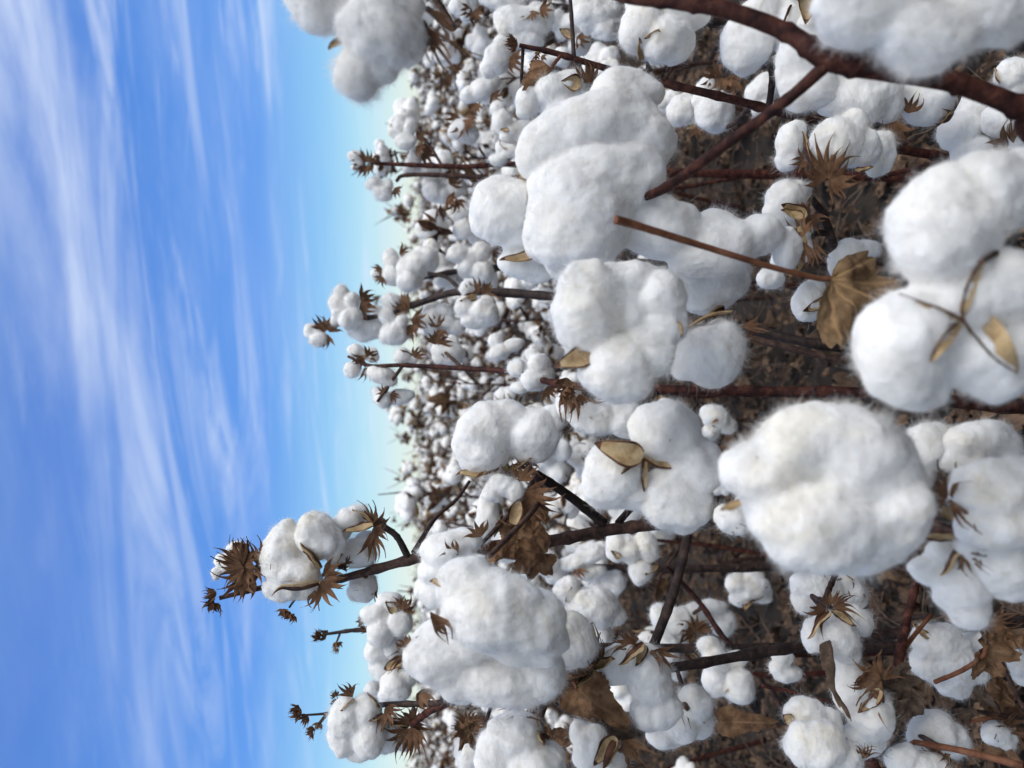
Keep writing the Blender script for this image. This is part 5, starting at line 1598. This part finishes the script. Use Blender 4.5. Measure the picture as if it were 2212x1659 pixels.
def field():
    r = random.Random(77)
    protos = [make_parted(900 + k, .80 + .03 * (k % 4)) for k in range(6)]
    used = [False] * 6
    far = [single_mb(300 + k, .80 + .03 * (k % 4), 2, 5).mesh('cotton_plant', FM) for k in range(9)]
    n = 0
    y = 1.30
    row = 0
    spots = []
    while y < 8.6:
        x = -(HALF * y + .22) + r.uniform(0, .1)
        while x < HALF * y + .22:
            spots.append((row, x, y + r.uniform(-.09, .09)))
            x += r.uniform(.17, .27) * (1.25 if row == 0 else 1.0 if row < 3 else 1.12)
        y += .50 if row == 0 else .92
        row += 1
    for row, x, yy in spots:
        s = r.uniform(.96, 1.13) * (.92 if row == 0 else 1.0)
        if row < 2:
            k = r.randrange(6)
            if used[k]:
                o = copy_tree(protos[k])
            else:
                o, used[k] = protos[k], True
            o.name = 'cotton_plant'
            o['label'] = 'white-tufted cotton plant standing in the rows just behind the near plants'
            o['group'] = SECOND
        else:
            o = bpy.data.objects.new('cotton_plant', far[r.randrange(9)])
            C.objects.link(o)
            o['label'] = 'small far cotton plant in the rows running to the horizon'
            o['group'] = FARG
        o['category'] = 'cotton plant'
        o.location = (x, yy, 0)
        o.rotation_euler = (r.uniform(-.06, .06), r.uniform(-.06, .06), r.random() * 6.28)
        o.scale = (s, s, s)
        n += 1
    for k in range(6):
        if not used[k]:
            for ch in list(protos[k].children_recursive):
                bpy.data.objects.remove(ch)
            bpy.data.objects.remove(protos[k])
    # beyond, the crop can no longer be counted
    lows = [single_mb(500 + k, .82, 1, 3, .75, True) for k in range(4)]
    vlow = [single_mb(600 + k, .82, 1, 3, .30, False) for k in range(3)]
    mb = MB()
    y = 9.0
    while y < 42:
        x = -(HALF * y + .3)
        st = .24 if y < 15 else (.34 if y < 24 else .55)
        while x < HALF * y + .3:
            s = r.uniform(.90, 1.06)
            src = r.choice(lows if y < 16 else vlow)
            mb.merge(src, Matrix.Translation((x, y + r.uniform(-.15, .15), 0)) @ Matrix.Rotation(r.random() * 6.28, 4, 'Z') @ Matrix.Scale(s, 4))
            x += st * r.uniform(.7, 1.3)
        y += .92 if y < 20 else 1.4
    # a rolling canopy of lint and bracts out to the field's end
    xs = np.linspace(-1, 1, 260)
    ys = np.geomspace(34, 150, 150)
    X, Y = np.meshgrid(xs, ys)
    X = X * (HALF * 1.25 * Y + 6)
    P = np.stack([X.ravel(), Y.ravel(), np.zeros(X.size)], 1)
    P[:, 2] = .74 + .12 * rng.random(len(P))
    i = np.arange(149)[:, None] * 260
    j = np.arange(259)[None, :]
    f = np.stack([i + j, i + j + 1, i + 261 + j, i + 260 + j], -1).reshape(-1, 4)
    mt = rng.choice([0, 0, 0, 2, 1, 3], len(f))
    mb.add(P, f, mt)
    o = link('distant_cotton', mb.mesh('distant_cotton', FM))
    o['kind'] = 'stuff'
    o['label'] = 'distant mass of white cotton at the horizon'
    o['category'] = 'cotton field'
    return n


def far_ground():
    """land rising gently beyond the crop, haze painted into its pale colour"""
    xs = np.linspace(-600, 600, 60)
    ys = np.array([160, 220, 300, 420, 440])
    X, Y = np.meshgrid(xs, ys)
    P = np.stack([X.ravel(), Y.ravel(), np.interp(Y.ravel(), [160, 300, 420, 440], [.3, 1.5, 2.6, 1.0])], 1)
    P[:, 2] += .35 * pn(P * .02, 3) * (P[:, 1] > 200)
    i = np.arange(4)[:, None] * 60
    j = np.arange(59)[None, :]
    f = np.stack([i + j, i + j + 1, i + 61 + j, i + 60 + j], -1).reshape(-1, 4)
    mb = MB()
    mb.add(P, f)
    o = link('far_field', mb.mesh('far_field', [mat_dry('hazed_land', (.36, .38, .27), (.46, .48, .36), (.56, .57, .46), .05, .95)]))  # distance haze is put into this pale colour
    o['kind'] = 'structure'
    o['label'] = 'far land beyond the cotton at the horizon, paled by painted haze'


far_ground()
print('field plants', field())


# ------------------------------------------------------------------ litter on the soil
def litter():
    g = random.Random(5)
    kinds = [leaf_mb(1.0, k, .5, .42, .5, 60 + i, na=26, nr=6) for i, k in enumerate((1, 3, 5, 3, 5, 1))]
    mb, tw = MB(), MB()
    for k in range(7600):
        y = .25 + 3.2 * g.random() ** 1.25
        x = g.uniform(-1, 1) * (HALF * y + .3)
        s = .007 + .034 * g.random() ** 1.7
        nx, ny = g.uniform(-.9, .9), g.uniform(-.9, .9)
        th = g.random() * 6.28
        mb.merge(kinds[g.randrange(6)], basis((x, y, g.uniform(-.004, .030)), (math.cos(th), math.sin(th), g.uniform(-.4, .4)), (nx, ny, 1)) @ Matrix.Scale(s, 4))
    for k in range(2400):
        y = .3 + 2.6 * g.random()
        x = g.uniform(-1, 1) * (HALF * y + .3)
        th, el, L = g.random() * 6.28, g.uniform(-.1, .5), g.uniform(.03, .16)
        a = Vector((x, y, .008 + g.random() * .03))
        d = Vector((math.cos(th) * math.cos(el), math.sin(th) * math.cos(el), math.sin(el)))
        rr = g.uniform(.0006, .0018)
        tube(tw, [a, a + d * L * .5 + Vector((g.uniform(-1, 1), g.uniform(-1, 1), g.random())) * L * .12, a + d * L], [rr, rr, rr * .6], 0, 5, 3, .1, 0, k)
    a = link('fallen_leaves', mb.mesh('fallen_leaves', [M['litter'], M['litter']]))
    b = link('fallen_twigs', tw.mesh('fallen_twigs', [M['straw']]))
    for o, t in ((a, 'brown dead cotton leaves littering the soil'), (b, 'dry twigs and straws scattered over the soil')):
        o['kind'] = 'stuff'
        o['label'] = t
        o['category'] = 'ground litter'


litter()
